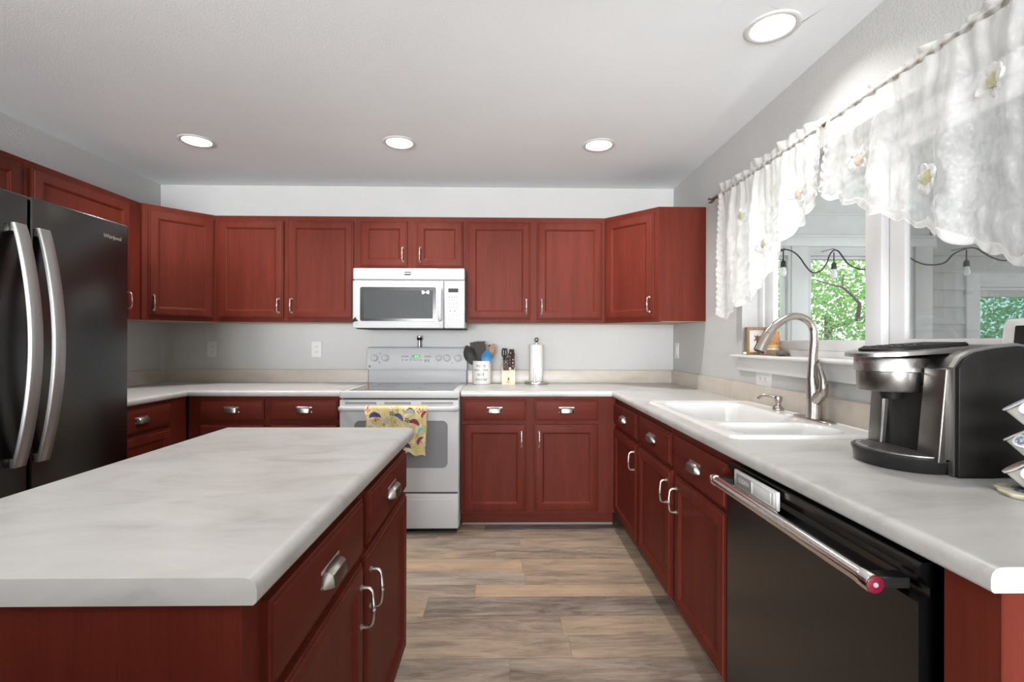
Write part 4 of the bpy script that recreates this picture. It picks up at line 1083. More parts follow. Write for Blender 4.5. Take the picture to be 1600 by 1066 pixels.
def knife_parts():
    k = bpy.data.objects.new('kitchen_knife', None); COL.objects.link(k); k.empty_display_size = 0.02
    b = B(); b.loops([[(x*s1, y*s1-0.0, z) for x, y in ((-0.0095, -0.011), (0.0095, -0.011), (0.0105, 0.0), (0.0095, 0.011), (-0.0095, 0.011), (-0.0105, 0.0))] for z, s1 in ((0.002, 0.85), (0.030, 1.0), (0.075, 0.92), (0.105, 1.08), (0.112, 0.8))])
    b.obj('handle', 'knife_handle', k)
    B().box(-0.0075, 0.0075, -0.0085, 0.0085, -0.004, 0.004, 0.001).obj('bolster', 'chrome', k)
    b = B()
    for z in (0.035, 0.060, 0.085): b.lathe([(0, 0), (0.0018, 0), (0.0014, 0.0008), (0, 0.0009)], (0, -0.0104, z), 8, 'Y')
    b.obj('rivets', 'chrome', k)
    B().box(-0.0012, 0.0012, -0.008, 0.008, -0.07, -0.003).obj('blade', 'chrome', k)
    return k
kn0 = knife_parts()
spots = [(-0.030, 0.0, 0.100, 0.9, 'dark-handled knife in the front row of the block, far left'), (-0.008, 0.0, 0.100, 0.9, 'dark-handled knife in the front row of the block, second from the left'),
         (0.032, 0.004, 0.104, 0.95, 'dark-handled knife in the front row of the block, far right'), (0.012, 0.026, 0.122, 1.0, 'dark-handled knife in the middle row of the block, left one'),
         (0.036, 0.028, 0.124, 1.0, 'dark-handled knife in the middle row of the block, right one'), (0.014, 0.052, 0.142, 1.08, 'dark-handled knife in the tall back row of the block, left one'),
         (0.034, 0.054, 0.142, 1.08, 'dark-handled knife in the tall back row of the block, right one')]
for i, (x, y, z, s_, lab) in enumerate(spots):
    k = kn0 if i == 0 else copy_tree(kn0)
    tag(k, lab, 'knife', 'knives in the wooden block')
    k.location = (0.032+x, -0.160+y, CT+z); k.rotation_euler = (-0.16+0.02*(i % 3), 0.03*((i % 3)-1), 0); k.scale = (s_, s_, s_)
t = thing('kitchen_shears', 'black-handled kitchen shears in the back left slot of the knife block', 'scissors', (0.032-0.030, -0.160+0.045, CT+0.139))
b = B()
for s_ in (-1, 1):
    pts = [(s_*(0.009+0.0095*math.cos(2*PI*k/14)), 0, 0.098+0.032*math.sin(2*PI*k/14)) for k in range(15)]
    b.tube(pts, 0.0048, 8, cap=False, up=(0, 1, 0))
b.box(-0.010, 0.010, -0.004, 0.004, 0.030, 0.070, 0.003); b.obj('handles', 'silicone_black', t)
B().box(-0.008, 0.008, -0.0025, 0.0025, -0.06, 0.032, 0.001, 1).obj('blades', 'chrome', t)

t = thing('paper_towel_holder', 'brushed steel paper towel stand with ball finial on the back worktop', 'paper towel holder', (0.246, -0.110, CT))
B().lathe([(0, 0), (0.088, 0), (0.092, 0.003), (0.092, 0.012), (0.088, 0.017), (0.02, 0.019), (0, 0.019)], n=40).obj('base', 'stainless', t)
B().lathe([(0.006, 0.018), (0.006, 0.315), (0.009, 0.318), (0.010, 0.322), (0, 0.323)], n=14).obj('post', 'stainless', t)
B().sphere((0, 0, 0.337), 0.0165, 18, 12).obj('finial', 'pewter', t)
B().tube([(-0.020, -0.066, 0.015), (-0.020, -0.066, 0.118), (-0.020, -0.064, 0.122)], [0.0055, 0.0055, 0.003], 12).obj('tension_arm', 'stainless', t)
b = B()
b.lathe([(0.019, 0.0), (0.050, 0.0), (0.0515, 0.002), (0.0515, 0.278), (0.050, 0.280), (0.019, 0.280), (0.019, 0.0)], n=44, cap0=False, cap1=False)
o = tag(b.obj('paper_towel_roll', 'paper', None, (0.246, -0.110, CT+0.0195)), 'white paper towel roll on the steel stand', 'paper towels')

# ------------------------------------------------------------------ wall plates
def outlet(label, loc, rotz, horizontal=False, switch=False, group='white wall outlets', sw=1.0):
    t = thing('wall_outlet' if not switch else 'light_switch', label, 'outlet' if not switch else 'switch', loc, rotz, group if not switch else None)
    hw, hh = (0.0375*sw, 0.060) if not horizontal else (0.069, 0.040)
    B().slab(rrect(-hw, hw, -hh, hh, 0.005), -0.0065, -0.0005, 0.0015, 1).obj('cover_plate', 'plastic_white', t)
    if switch:
        B().box(-0.016, 0.016, -0.010, -0.005, -0.033, 0.033, 0.002).obj('rocker', 'plastic_white', t)
        return t
    for s_ in (-1, 1):
        c = (0, s_*0.020) if not horizontal else (s_*0.022, 0)
        f = B().slab(rrect(c[0]-0.0165, c[0]+0.0165, c[1]-0.0145, c[1]+0.0145, 0.006), -0.0085, -0.006).obj('socket', 'plastic_white', t)
        b = B()
        for dx in (-0.006, 0.006): b.box(c[0]+dx-0.0011, c[0]+dx+0.0011, -0.0091, -0.0080, c[1]-0.001, c[1]+0.007)
        b.lathe([(0, -0.0002), (0.0024, -0.0002), (0.0024, 0.0006), (0, 0.0006)], (c[0], -0.0085, c[1]-0.007), 10, 'Y')
        b.obj('slots', 'print_dark', f, smooth=False)
    return t
outlet('white outlet on the back wall nearest the left corner', (-2.276, 0, 1.169), 0)
outlet('white outlet on the back wall between the left corner and the range', (-1.468, 0, 1.171), 0)
outlet('white sideways outlet on the right wall below the window sill', (XR, -1.322, 1.050), L90, True)
outlet('white rocker switch on the right wall in the back corner', (XR, -0.085, 1.170), L90, switch=True)

# ------------------------------------------------------------------ recessed ceiling lights
def can_parts():
    k = bpy.data.objects.new('recessed_light', None); COL.objects.link(k); k.empty_display_size = 0.05
    B().lathe([(0.077, 0.003), (0.077, -0.002), (0.083, -0.005), (0.098, -0.003), (0.101, 0.0), (0.101, 0.001)], n=48, cap0=False, cap1=False).obj('trim_ring', 'trim_white', k)
    B().lathe([(0.077, -0.001), (0.072, 0.03), (0.066, 0.075), (0.058, 0.085)], n=40, cap0=False, cap1=False, ).obj('reflector', 'can_reflector', k, norm=False)
    B().lathe([(0.0, 0.128), (0.045, 0.125), (0.0575, 0.100), (0.058, 0.078), (0.052, 0.062), (0.035, 0.052), (0.0, 0.048)], n=32).obj('bulb', 'lamp_glow', k)
    return k
can0 = can_parts()
can_labels = ['recessed ceiling light on the left of the row near the back wall', 'recessed ceiling light in the middle of the row, above the range', 'recessed ceiling light on the right of the row near the back wall', 'large-looking recessed ceiling light above the sink beside the window curtain']
for i, (x, y) in enumerate(CANS + CANS_REAR):
    k = can0 if i == 0 else copy_tree(can0)
    lab = can_labels[i] if i < 4 else 'recessed ceiling light behind the island, out of the view'
    tag(k, lab, 'ceiling light', 'recessed ceiling lights')
    k.location = (x, y, H)
    d = bpy.data.lights.new('can_lamp', 'AREA'); d.shape = 'DISK'; d.size = 0.104; d.energy = CAN_POWER if i < 3 else 4.8 if i == 3 else 3.2 if i < 6 else CAN_POWER_REAR; d.color = CAN_COLOR; d.spread = math.radians(125)
    lo = bpy.data.objects.new('can_lamp', d); COL.objects.link(lo); lo.location = (x, y, H+0.046)

# ------------------------------------------------------------------ sink window, sill and porch beyond
WX0, WX1 = XR+0.088, XR+0.150      # vinyl frame in the outer part of the wall
t = bpy.data.objects.new('window_1', None); COL.objects.link(t); structure(t, 'white sliding window above the sink')
b = B()
b.box(WX0, WX1, WY0-0.060, WY0, WZ0+0.012, WZ1, 0.004); b.box(WX0, WX1, WY1, WY1+0.060, WZ0+0.012, WZ1, 0.004)
b.box(WX0, WX1, WY1+0.06, WY0-0.06, WZ1-0.060, WZ1, 0.004); b.box(WX0, WX1, WY1+0.06, WY0-0.06, WZ0+0.012, WZ0+0.045, 0.004)
b.obj('window_frame', 'vinyl_white', t)
b = B(); ym = -1.963        # left sash, nearer the room
b.box(WX0+0.006, WX0+0.034, -1.235, WY0-0.058, WZ0+0.045, WZ1-0.058, 0.004); b.box(WX0+0.004, WX0+0.036, ym, ym+0.082, WZ0+0.045, WZ1-0.058, 0.004)
b.box(WX0+0.006, WX0+0.034, ym+0.08, -1.235, WZ0+0.045, WZ0+0.093, 0.004); b.box(WX0+0.006, WX0+0.034, ym+0.08, -1.235, WZ1-0.11, WZ1-0.058, 0.004)
s1 = b.obj('sash', 'vinyl_white', t)
B().box(WX0+0.019, WX0+0.022, ym+0.078, -1.23, WZ0+0.09, WZ1-0.105).obj('pane', 'window_glass', s1, smooth=False)
b = B()                     # right sash, outer track
b.box(WX0+0.037, WX0+0.060, ym-0.068, ym+0.030, WZ0+0.045, WZ1-0.058, 0.004); b.box(WX0+0.037, WX0+0.060, WY1+0.058, WY1+0.115, WZ0+0.045, WZ1-0.058, 0.004)
b.box(WX0+0.037, WX0+0.060, WY1+0.11, ym-0.066, WZ0+0.045, WZ0+0.098, 0.004); b.box(WX0+0.037, WX0+0.060, WY1+0.11, ym-0.066, WZ1-0.110, WZ1-0.058, 0.004)
s2 = b.obj('sash', 'vinyl_white', t)
B().box(WX0+0.047, WX0+0.050, WY1+0.11, ym-0.064, WZ0+0.095, WZ1-0.108).obj('pane', 'window_glass', s2, smooth=False)
B().box(WX0+0.0535, WX0+0.0545, WY1+0.11, ym-0.064, WZ0+0.095, WZ1-0.108).obj('insect_screen', 'insect_screen', s2, smooth=False)
b = B()
b.box(XR-0.050, XR+0.098, WY1-0.05, WY0+0.045, WZ0-0.002, WZ0+0.014, 0.006, 3)
structure(b.obj('trim_2', 'trim_white'), 'white window stool under the sink window')
b = B().box(XR-0.018, XR-0.0005, WY1-0.03, WY0+0.025, WZ0-0.075, WZ0-0.002, 0.004)
structure(b.obj('trim_3', 'trim_white'), 'white apron board below the window stool')

# porch end wall with its own windows (its plane is parallel to the kitchen's back wall)
PY = 0.50
def porch():
    zt = 2.12
    b = B()
    # openings: A x1.9-2.54, Bw x2.78-3.54, C x4.285-5.6
    b.box(1.46, 1.80, PY, PY+0.14, -0.3, 2.75); b.box(2.56, 2.76, PY, PY+0.14, -0.3, 2.02); b.box(3.56, 3.855, PY, PY+0.14, -0.3, 2.02)
    b.box(1.80, 2.56, PY, PY+0.14, -0.3, 1.23); b.box(2.76, 3.56, PY, PY+0.14, -0.3, 1.23)
    b.box(1.80, 3.855, PY, PY+0.14, 2.02, 2.75)
    o = structure(b.obj('wall_porch', 'siding_white', smooth=False), 'white end wall of the porch outside the window')
    b = B()
    b.box(1.5, 3.9, PY-0.022, PY, 2.10, 2.185, 0.004); b.box(1.5, 3.9, PY-0.030, PY, 2.185, 2.20, 0.003); b.box(1.5, 3.9, PY-0.014, PY, 2.385, 2.395)
    b.box(2.585, 2.735, PY-0.012, PY, 1.2, 2.10, 0.003); b.box(3.575, 3.70, PY-0.012, PY, 1.2, 2.10, 0.003); b.box(3.70, 3.855, PY-0.03, PY, -0.3, 2.10, 0.004)
    structure(b.obj('trim_4', 'trim_white'), 'white trim boards on the porch wall')
    for i, (x0, x1, z0, z1) in enumerate(((1.80, 2.56, 1.23, 2.02), (2.76, 3.56, 1.23, 2.02))):
        wdw = bpy.data.objects.new('window_%d' % (i+2), None); COL.objects.link(wdw); structure(wdw, 'white porch window looking onto green trees')
        f = B(); k = 0.028
        f.box(x0, x0+k, PY+0.03, PY+0.09, z0, z1, 0.003); f.box(x1-k, x1, PY+0.03, PY+0.09, z0, z1, 0.003)
        f.box(x0+k, x1-k, PY+0.03, PY+0.09, z1-k, z1, 0.003); f.box(x0+k, x1-k, PY+0.03, PY+0.09, z0, z0+k, 0.003)
        f.obj('window_frame', 'vinyl_white', wdw)
        B().box(x0+k*0.9, x1-k*0.9, PY+0.058, PY+0.061, z0+k*0.9, z1-k*0.9).obj('pane', 'window_glass', wdw, smooth=False)
    # lap-siding section and the third window
    b = B()
    def lap(x0, x1, z0, z1, step=0.155):
        z = z0
        while z < z1-0.01:
            zz = min(z+step, z1)
            b.loops([[(x, PY-0.018, z), (x, PY-0.004, zz), (x, PY+0.03, zz), (x, PY+0.03, z)] for x in (x0, x1)])
            z = zz
    lap(3.855, 4.165, -0.3, 2.75); lap(4.165, 6.2, 1.865, 2.75); lap(4.165, 6.2, -0.3, 0.86)
    structure(b.obj('wall_porch_siding', 'siding_grey', smooth=False), 'grey lap-siding part of the porch wall')
    wdw = bpy.data.objects.new('window_4', None); COL.objects.link(wdw); structure(wdw, 'porch window with pale casing beyond the coffee maker')
    f = B()
    f.box(4.165, 4.29, PY-0.03, PY+0.05, 0.86, 1.865, 0.004); f.box(4.29, 5.9, PY-0.03, PY+0.05, 1.74, 1.865, 0.004); f.box(5.72, 5.9, PY-0.03, PY+0.05, 0.86, 1.74, 0.004); f.box(4.29, 5.72, PY-0.03, PY+0.05, 0.86, 0.95, 0.004)
    f.obj('window_frame', 'siding_white', wdw)
    B().box(4.29, 5.72, PY+0.0, PY+0.035, 1.715, 1.742, 0.003).obj('blind_rail', 'vinyl_white', wdw)
    B().box(4.29, 5.72, PY+0.008, PY+0.020, 1.655, 1.716).obj('rolled_blind', 'siding_grey', wdw)
    B().box(4.285, 5.725, PY+0.030, PY+0.034, 0.94, 1.66).obj('pane', 'tinted_glass', wdw, smooth=False)
porch()
structure(B().box(1.46, 6.2, -6.5, 0.52, -0.36, -0.30).obj('floor_porch', 'porch_deck', smooth=False), 'grey porch floor')
b = B(); b.box(1.46, 5.2, -2.6, 0.66, 2.75, 2.83); structure(b.obj('ceiling_porch', 'siding_white', smooth=False), 'white porch ceiling')
structure(B().box(-15, 30, 0.7, 30, -0.6, -0.5).obj('ground', 'ground_grass', smooth=False), 'grass outside')

# string of lights across the porch
t = thing('string_light', 'black string of hanging bulbs across the porch outside the window', 'string lights', (0, 0.35, 0))
pts = [(1.55, 1.99), (1.70, 2.04), (1.85, 1.97), (2.05, 1.88), (2.262, 1.92), (2.346, 1.998), (2.436, 2.043), (2.514, 2.022), (2.571, 1.972), (2.61, 1.916), (2.656, 1.861), (2.695, 1.842), (2.757, 1.861), (2.807, 1.929), (2.83, 1.996), (2.869, 2.04), (2.909, 2.03), (2.948, 1.98), (2.994, 1.924), (3.05, 1.891), (3.118, 1.874), (3.22, 1.886), (3.304, 1.948), (3.361, 2.01), (3.4, 2.027), (3.491, 2.011), (3.587, 1.95), (3.701, 1.917), (3.843, 1.934), (3.928, 2.013), (4.03, 2.059), (4.127, 2.065), (4.241, 1.998), (4.355, 1.96), (4.441, 1.971), (4.583, 2.039), (4.68, 2.06)]
p, r = smooth_path([(x, 0, z) for x, z in pts], [0.0065]*len(pts), 4)
B().tube(p, r, 8).obj('cord', 'cord_black', t)
b = B()
for x, z in ((2.436, 2.05), (2.869, 2.05), (3.4, 2.035), (4.04, 2.065)): b.tube([(x, 0.152, z+0.006), (x, 0.0, z+0.006), (x, -0.010, z-0.006)], 0.004, 6)
b.obj('hooks', 'pewter', t)
SOCK = B().tube([(0, 0, 0), (0, 0, -0.085), (0, 0, -0.092), (0, 0, -0.100), (0, 0, -0.140), (0, 0, -0.146)], [0.005, 0.005, 0.013, 0.019, 0.023, 0.021], 14).mesh('socket')
BULB = B().lathe([(0.015, -0.145), (0.020, -0.160), (0.026, -0.185), (0.025, -0.205), (0.016, -0.222), (0.0, -0.228)], n=18).mesh('bulb')
for x, z in ((2.424, 2.035), (2.869, 2.02), (4.042, 2.05)):
    s_ = link('socket', SOCK, 'cord_black', t, (x, 0, z)); link('bulb', BULB, 'bulb_glass', s_)

# trees outside the porch windows
def tree(label, loc, R, seed, n, hue, branch=None):
    rng = random.Random(seed)
    t = thing('tree', label, 'tree', loc, 0, 'green trees beyond the porch')
    tr = B().tube([(0, 0, 0), (0.05, 0, R[2]*0.5), (0.1, 0.1, R[2]*1.2)], [0.13, 0.10, 0.05], 10)
    for k in range(7):
        a = rng.uniform(0, 2*PI); z = R[2]*rng.uniform(0.5, 1.2)
        tr.tube([(0.06, 0.03, z), (math.cos(a)*R[0]*0.5, math.sin(a)*R[1]*0.5, z+0.25), (math.cos(a)*R[0]*0.9, math.sin(a)*R[1]*0.9, z+0.2)], [0.035, 0.022, 0.008], 6)
    tr.obj('trunk', 'bark', t)
    if branch: 
        bb = B()
        for pts_, rd in branch: bb.tube([Vector(q)-Vector(loc) for q in pts_], rd, 6)
        bb.obj('branch', 'bark', t)
    bm = bmesh.new(); cols = []
    for i in range(n):
        while True:
            q = Vector((rng.uniform(-1, 1), rng.uniform(-1, 1), rng.uniform(-1, 1)))
            if 0.25 < q.length < 1: break
        c = Vector((q.x*R[0], q.y*R[1], R[2]+q.z*R[2]))
        L = rng.uniform(0.035, 0.075); wv = L*rng.uniform(0.35, 0.55)
        d = Vector((rng.gauss(0, 1), rng.gauss(0, 1), rng.gauss(-0.3, 0.7))).normalized()
        s = d.cross(Vector((rng.gauss(0, 1), rng.gauss(0, 1), rng.gauss(0, 1)))).normalized()
        vs = [bm.verts.new(c), bm.verts.new(c+d*L*0.5+s*wv), bm.verts.new(c+d*L), bm.verts.new(c+d*L*0.5-s*wv)]
        bm.faces.new(vs)
        v = rng.uniform(0.65, 1.35)
        col = (hue[0]*v*rng.uniform(0.8, 1.25), hue[1]*v, hue[2]*v*rng.uniform(0.7, 1.3)); cols += [col]*1
    me = bpy.data.meshes.new('foliage'); bm.to_mesh(me); bm.free()
    at = me.attributes.new('tone', 'FLOAT_COLOR', 'FACE'); at.data.foreach_set('color', [c for q in cols for c in (*q, 1.0)])
    link('foliage', me, 'leaf', t)
tree('leafy green tree with a bare brown branch seen through the left porch windows', (5.3, 4.0, -0.5), (1.65, 1.2, 1.8), 3, 17000, (0.30, 0.55, 0.15),
     [([(4.11, 2.5, 2.07), (4.35, 2.5, 2.0), (4.51, 2.52, 1.97), (4.61, 2.52, 1.89), (4.80, 2.6, 1.76), (5.0, 2.9, 1.6)], [0.008, 0.012, 0.016, 0.018, 0.022, 0.03]), ([(4.51, 2.52, 1.97), (4.49, 2.5, 2.04), (4.51, 2.5, 2.14)], [0.012, 0.012, 0.010])])
tree('smaller green tree farther left behind the window curtain', (2.0, 4.4, -0.5), (1.5, 1.1, 1.7), 5, 7000, (0.30, 0.55, 0.16))
tree('bluish green tree seen through the porch window behind the coffee maker', (8.8, 4.2, -0.5), (1.75, 1.4, 1.7), 9, 14000, (0.27, 0.55, 0.22))

# ------------------------------------------------------------------ curtain rod and valances
RX, RZ = XR-0.074, 2.100
t = thing('curtain_rod', 'dark bronze curtain rod with twisted leaf finial across the sink window', 'curtain rod', (RX, 0, RZ))
B().tube([(0, -0.955, 0), (0, -2.90, 0)], 0.0075, 12, up=(0, 0, 1)).obj('rod', 'bronze', t)
b = B()
b.tube([(0, -0.815, 0.004), (0, -0.85, -0.006), (0, -0.90, 0.004), (0, -0.958, 0)], [0.003, 0.007, 0.007, 0.009], 8, up=(0, 0, 1))
for k, (y, a) in enumerate(((-0.835, 0.5), (-0.860, 2.4), (-0.890, 4.2), (-0.915, 1.2), (-0.935, 3.3))):
    dx, dz = math.cos(a), math.sin(a)
    b.tube([(0, y-0.03, 0), (dx*0.012, y-0.012, dz*0.012), (dx*0.022, y+0.004, dz*0.020), (dx*0.016, y+0.022, dz*0.016)], [0.003, 0.006, 0.006, 0.002], 8)
b.obj('finial', 'bronze', t)
b = B()
for y in (-1.035, -2.86):
    b.tube([(0, y, -0.006), (0.02, y, -0.030), (0.055, y, -0.055), (0.073, y, -0.062)], [0.004, 0.005, 0.006, 0.007], 8); b.box(0.068, 0.074, y-0.014, y+0.014, -0.09, -0.035, 0.002)
b.obj('bracket', 'bronze', t)

def interp(tab, x):
    for (a, va), (c, vc) in zip(tab, tab[1:]):
        if (a-x)*(c-x) <= 0 and a != c:
            return va + (vc-va)*(x-a)/(c-a)
    return tab[0][1] if abs(x-tab[0][0]) < abs(x-tab[-1][0]) else tab[-1][1]
def valance(label, hem, ya, yb, ruffle, seed, flowers, fab, lace_edges):
    rng = random.Random(seed)
    ph = [rng.uniform(0, 6) for _ in range(4)]
    t = thing('curtain_valance', label, 'curtain', (RX, 0, 0), 0, 'sheer swag valances at the sink window')
    def xoff(y, z):
        k = max(0, min(1, (RZ-z)/0.25))
        g = 0.006*math.sin(y*78+ph[0]) + 0.004*math.sin(y*131+ph[1])
        f = 0.016*math.sin(y*27+ph[2]+(RZ-z)*1.3) + 0.010*math.sin(y*47+ph[3]-(RZ-z)*2) + 0.006*noise.noise(Vector((y*18, z*18, seed))) + 0.0045*noise.noise(Vector((y*55+z*30, z*40-y*12, seed+5)))
        return -0.010 - 0.006*k + g*(1-0.6*k) + f*k
    def hem_z(y):
        s = abs(y-ya); sc = 0.016*abs(math.sin(PI*s/0.072))
        return interp(hem, y) - sc
    nu, nv = int(abs(yb-ya)/0.0045), 84
    b = B()
    def f(u, v):
        y = ya + (yb-ya)*u; z0 = hem_z(y); z = RZ-0.013 + (z0-RZ+0.013)*v
        return (xoff(y, z), y + 0.004*math.sin(z*40+u*20), z)
    b.grid(f, nu, nv)
    bmesh.ops.solidify(b.bm, geom=b.bm.faces[:], thickness=0.0008)
    body = b.obj('drape', fab, t, angle=180, norm=False)
    # rod pocket around the rod, gathered
    b = B()
    def g(u, v):
        y = ya + (yb-ya)*v; a = 2*PI*u
        r = 0.0125 + 0.0035*math.sin(y*150+ph[0]) + 0.002*math.sin(y*260+3*math.sin(a))
        return (r*math.cos(a)*0.95, y, RZ + r*math.sin(a)*1.05)
    b.grid(g, 14, int(abs(yb-ya)/0.005), True); b.obj('rod_pocket', 'sheer_fabric', t, angle=180)
    # heading ruffle above the rod
    b = B()
    def h_(u, v):
        y = ya + (yb-ya)*u; hh = ruffle*(0.80+0.20*math.sin(y*21+ph[1])+0.1*math.sin(y*55))
        return (0.006*math.sin(y*95+ph[2])*(0.4+v) + 0.012*math.sin(y*33)*v, y, RZ + 0.012 + hh*v)
    b.grid(h_, nu, 8); bmesh.ops.solidify(b.bm, geom=b.bm.faces[:], thickness=0.0008); b.obj('heading_ruffle', 'lace_fabric', t, angle=180, norm=False)
    # embroidered scalloped border along the hem and the side edges
    b = B(); m = int(abs(yb-ya)/0.004)
    def bd(u, v):
        y = ya + (yb-ya)*u; z0 = hem_z(y); wv = 0.026 + 0.008*math.sin(u*60+seed)
        z = z0 + wv*(1-v) - 0.001
        return (xoff(y, z) - 0.003, y + 0.004*math.sin(z*40+u*20), z)
    b.grid(bd, m, 5); bmesh.ops.solidify(b.bm, geom=b.bm.faces[:], thickness=0.0012); b.obj('scalloped_border', 'lace_fabric', t, angle=180, norm=False)
    for ye, dr_ in lace_edges:
        b = B()
        def ed(u, v):
            z = RZ - (RZ - hem_z(ye))*v; y = ye + dr_*(0.0 + (0.022+0.006*math.sin(z*160))*u)
            return (xoff(y, z) - 0.004 - 0.003*math.sin(z*190+u*5), y, z)
        b.grid(ed, 5, 110); bmesh.ops.solidify(b.bm, geom=b.bm.faces[:], thickness=0.0012); b.obj('ruched_edge', 'lace_fabric', t, angle=180, norm=False)
    # appliqué flowers: raised petals with a coloured stitched heart
    for fy, fz, s, mat in flowers:
        b = B()
        for k in range(7):
            a = 2*PI*k/7 + fy*9; c_, s_ = math.cos(a), math.sin(a)
            rg = []
            for q in range(8):
                th = 2*PI*q/8; py = s*(0.62 + (0.42+0.14*math.sin(k*3.7+fy*30))*math.cos(th)); pw = s*(0.36+0.1*math.cos(k*5.1))*math.sin(th)
                yy = fy + py*c_ - pw*s_; zz = fz + py*s_ + pw*c_
                rg.append((yy, zz))
            cy, cz = fy+s*0.62*c_, fz+s*0.62*s_
            b.loops([[(xoff(y, z)-0.0015, y, z) for y, z in rg], [(xoff(y, z)-0.005-0.003*math.sin(k*2.1), cy+(y-cy)*0.82, cz+(z-cz)*0.82) for y, z in rg], [(xoff(cy, cz)-0.004, cy+(y-cy)*0.2, cz+(z-cz)*0.2) for y, z in rg]], False, True)
        fl = b.obj('embroidered_flower', 'lace_fabric', t, angle=80)
        b = B(); h2 = s*0.40
        b.loops([[(xoff(fy, fz)-d, fy+h2*k_*math.cos(2*PI*q/12)*(1+0.25*math.sin(q*2.3)), fz+h2*k_*1.25*math.sin(2*PI*q/12)*(1+0.2*math.cos(q*1.7))) for q in range(12)] for d, k_ in ((0.002, 1.0), (0.0075, 0.92), (0.0095, 0.5))])
        b.obj('flower_heart', mat, fl)
    return t
valance('sheer white swag valance hanging over the left half of the window beside the cabinet',
        [(-0.985, 1.40), (-1.045, 1.385), (-1.10, 1.378), (-1.20, 1.43), (-1.41, 1.478), (-1.50, 1.56), (-1.60, 1.650), (-1.72, 1.735), (-1.86, 1.800), (-1.89, 1.842)],
        -1.000, -1.885, 0.052, 1, [(-1.255, 1.903, 0.046, 'stitch_olive'), (-1.724, 1.879, 0.048, 'stitch_tan'), (-1.465, 1.712, 0.046, 'stitch_olive')], 'lace_fabric', [(-1.000, -1), (-1.885, 1)])
valance('sheer white swag valance on the right half of the window above the coffee maker',
        [(-1.90, 1.828), (-1.935, 1.806), (-2.07, 1.735), (-2.237, 1.648), (-2.45, 1.530), (-2.60, 1.445), (-2.70, 1.39), (-2.77, 1.37)],
        -1.915, -2.775, 0.020, 2, [(-2.073, 1.889, 0.046, 'stitch_tan'), (-2.358, 1.727, 0.046, 'stitch_olive'), (-2.541, 1.917, 0.046, 'stitch_olive')], 'sheer_fabric', [(-1.915, -1)])

# ------------------------------------------------------------------ things on the window stool
SZ = WZ0 + 0.0145
t = thing('picture_frame', 'brown wooden shadow-box frame at the left end of the window sill', 'picture frame', (1.395, -1.135, SZ), -0.12)
b = B()
for x0, x1, z0, z1 in ((-0.062, -0.048, 0, 0.150), (0.036, 0.050, 0, 0.150), (-0.048, 0.036, 0.136, 0.150), (-0.048, 0.036, 0, 0.014)): b.box(x0, x1, -0.035, 0.0, z0, z1, 0.0015, 1)
b.obj('frame', 'frame_wood', t)
B().box(-0.048, 0.036, -0.006, -0.002, 0.014, 0.136).obj('backing', 'mat_board', t, smooth=False)
b = B()
b.tube([(-0.002, -0.008, 0.05), (0.002, -0.009, 0.075), (0.0, -0.008, 0.095)], [0.003, 0.004, 0.003], 6)
for a, l in ((0.6, 0.022), (2.3, 0.02), (1.4, 0.018), (-2.4, 0.022), (-0.5, 0.018)): b.tube([(0, -0.008, 0.09), (math.cos(a)*l*0.6, -0.011, 0.09+math.sin(a)*l*0.6), (math.cos(a)*l, -0.008, 0.09+math.sin(a)*l)], [0.002, 0.004, 0.001], 6)
b.obj('dried_flower', 'bark', t)
t = thing('brown_ornament', 'small orange-brown textured ornament on a wooden block on the window sill', 'ornament', (1.392, -1.305, SZ), 0.0)
B().box(-0.030, 0.026, -0.085, 0.075, 0.0, 0.030, 0.002).obj('wooden_block', 'ledge_wood', t)
B().lathe([(0, 0.030), (0.030, 0.030), (0.030, 0.036), (0, 0.036)], (0, 0.0, 0), 24).obj('dish', 'ceramic', t)
B().lathe([(0.0, 0.036), (0.026, 0.036), (0.028, 0.045), (0.028, 0.056), (0, 0.056)], n=24).obj('straw_base', 'straw', t)
B().lathe([(0.0, 0.056), (0.030, 0.056), (0.032, 0.075), (0.031, 0.100), (0.027, 0.122), (0.014, 0.138), (0.004, 0.143), (0, 0.144)], n=24).obj('woven_top', 'ornament_brown', t)
def stone(label, loc, r, sc_, mat, seed):
    b = B(); b.sphere((0, 0, r*sc_[2]), r, 16, 12, sc_)
    for v in b.bm.verts: v.co += v.co.normalized()*0.12*r*noise.noise(v.co*60+Vector((seed, 0, 0)))
    for v in b.bm.verts: v.co.z = max(v.co.z, 0)
    tag(b.obj('pebble', mat, None, loc), label, 'stone')
stone('dark mottled pebble on the window sill beside the brown ornament', (1.365, -1.425, SZ), 0.030, (0.7, 1.1, 0.5), 'stone_dark', 1)
stone('tiny white pebble on the window sill in front of the picture frame', (1.318, -1.160, SZ), 0.011, (0.9, 1.2, 0.7), 'stone_pale', 2)
stone('flat dark pebble lying at the foot of the picture frame', (1.345, -1.128, SZ), 0.018, (1.1, 1.0, 0.4), 'stone_dark', 3)
# white framed tablet / screen on the sill
t = thing('tablet_display', 'white framed tablet with black screen on the sill at the right edge', 'tablet', (1.338, -2.495, SZ+0.004), L90)
B().slab(rrect(0, 0.240, 0, 0.128, 0.014), -0.014, 0.0, 0.003).xform(Matrix.Rotation(-0.10, 4, 'X')).obj('housing', 'plastic_white', t)
B().slab(rrect(0.030, 0.215, 0.020, 0.110, 0.004), -0.0152, -0.013).xform(Matrix.Rotation(-0.10, 4, 'X')).obj('screen', 'black_gloss', t)
B().box(0.03, 0.21, -0.012, 0.040, -0.004, 0.003, 0.001, 1).obj('foot', 'black_plastic', t)

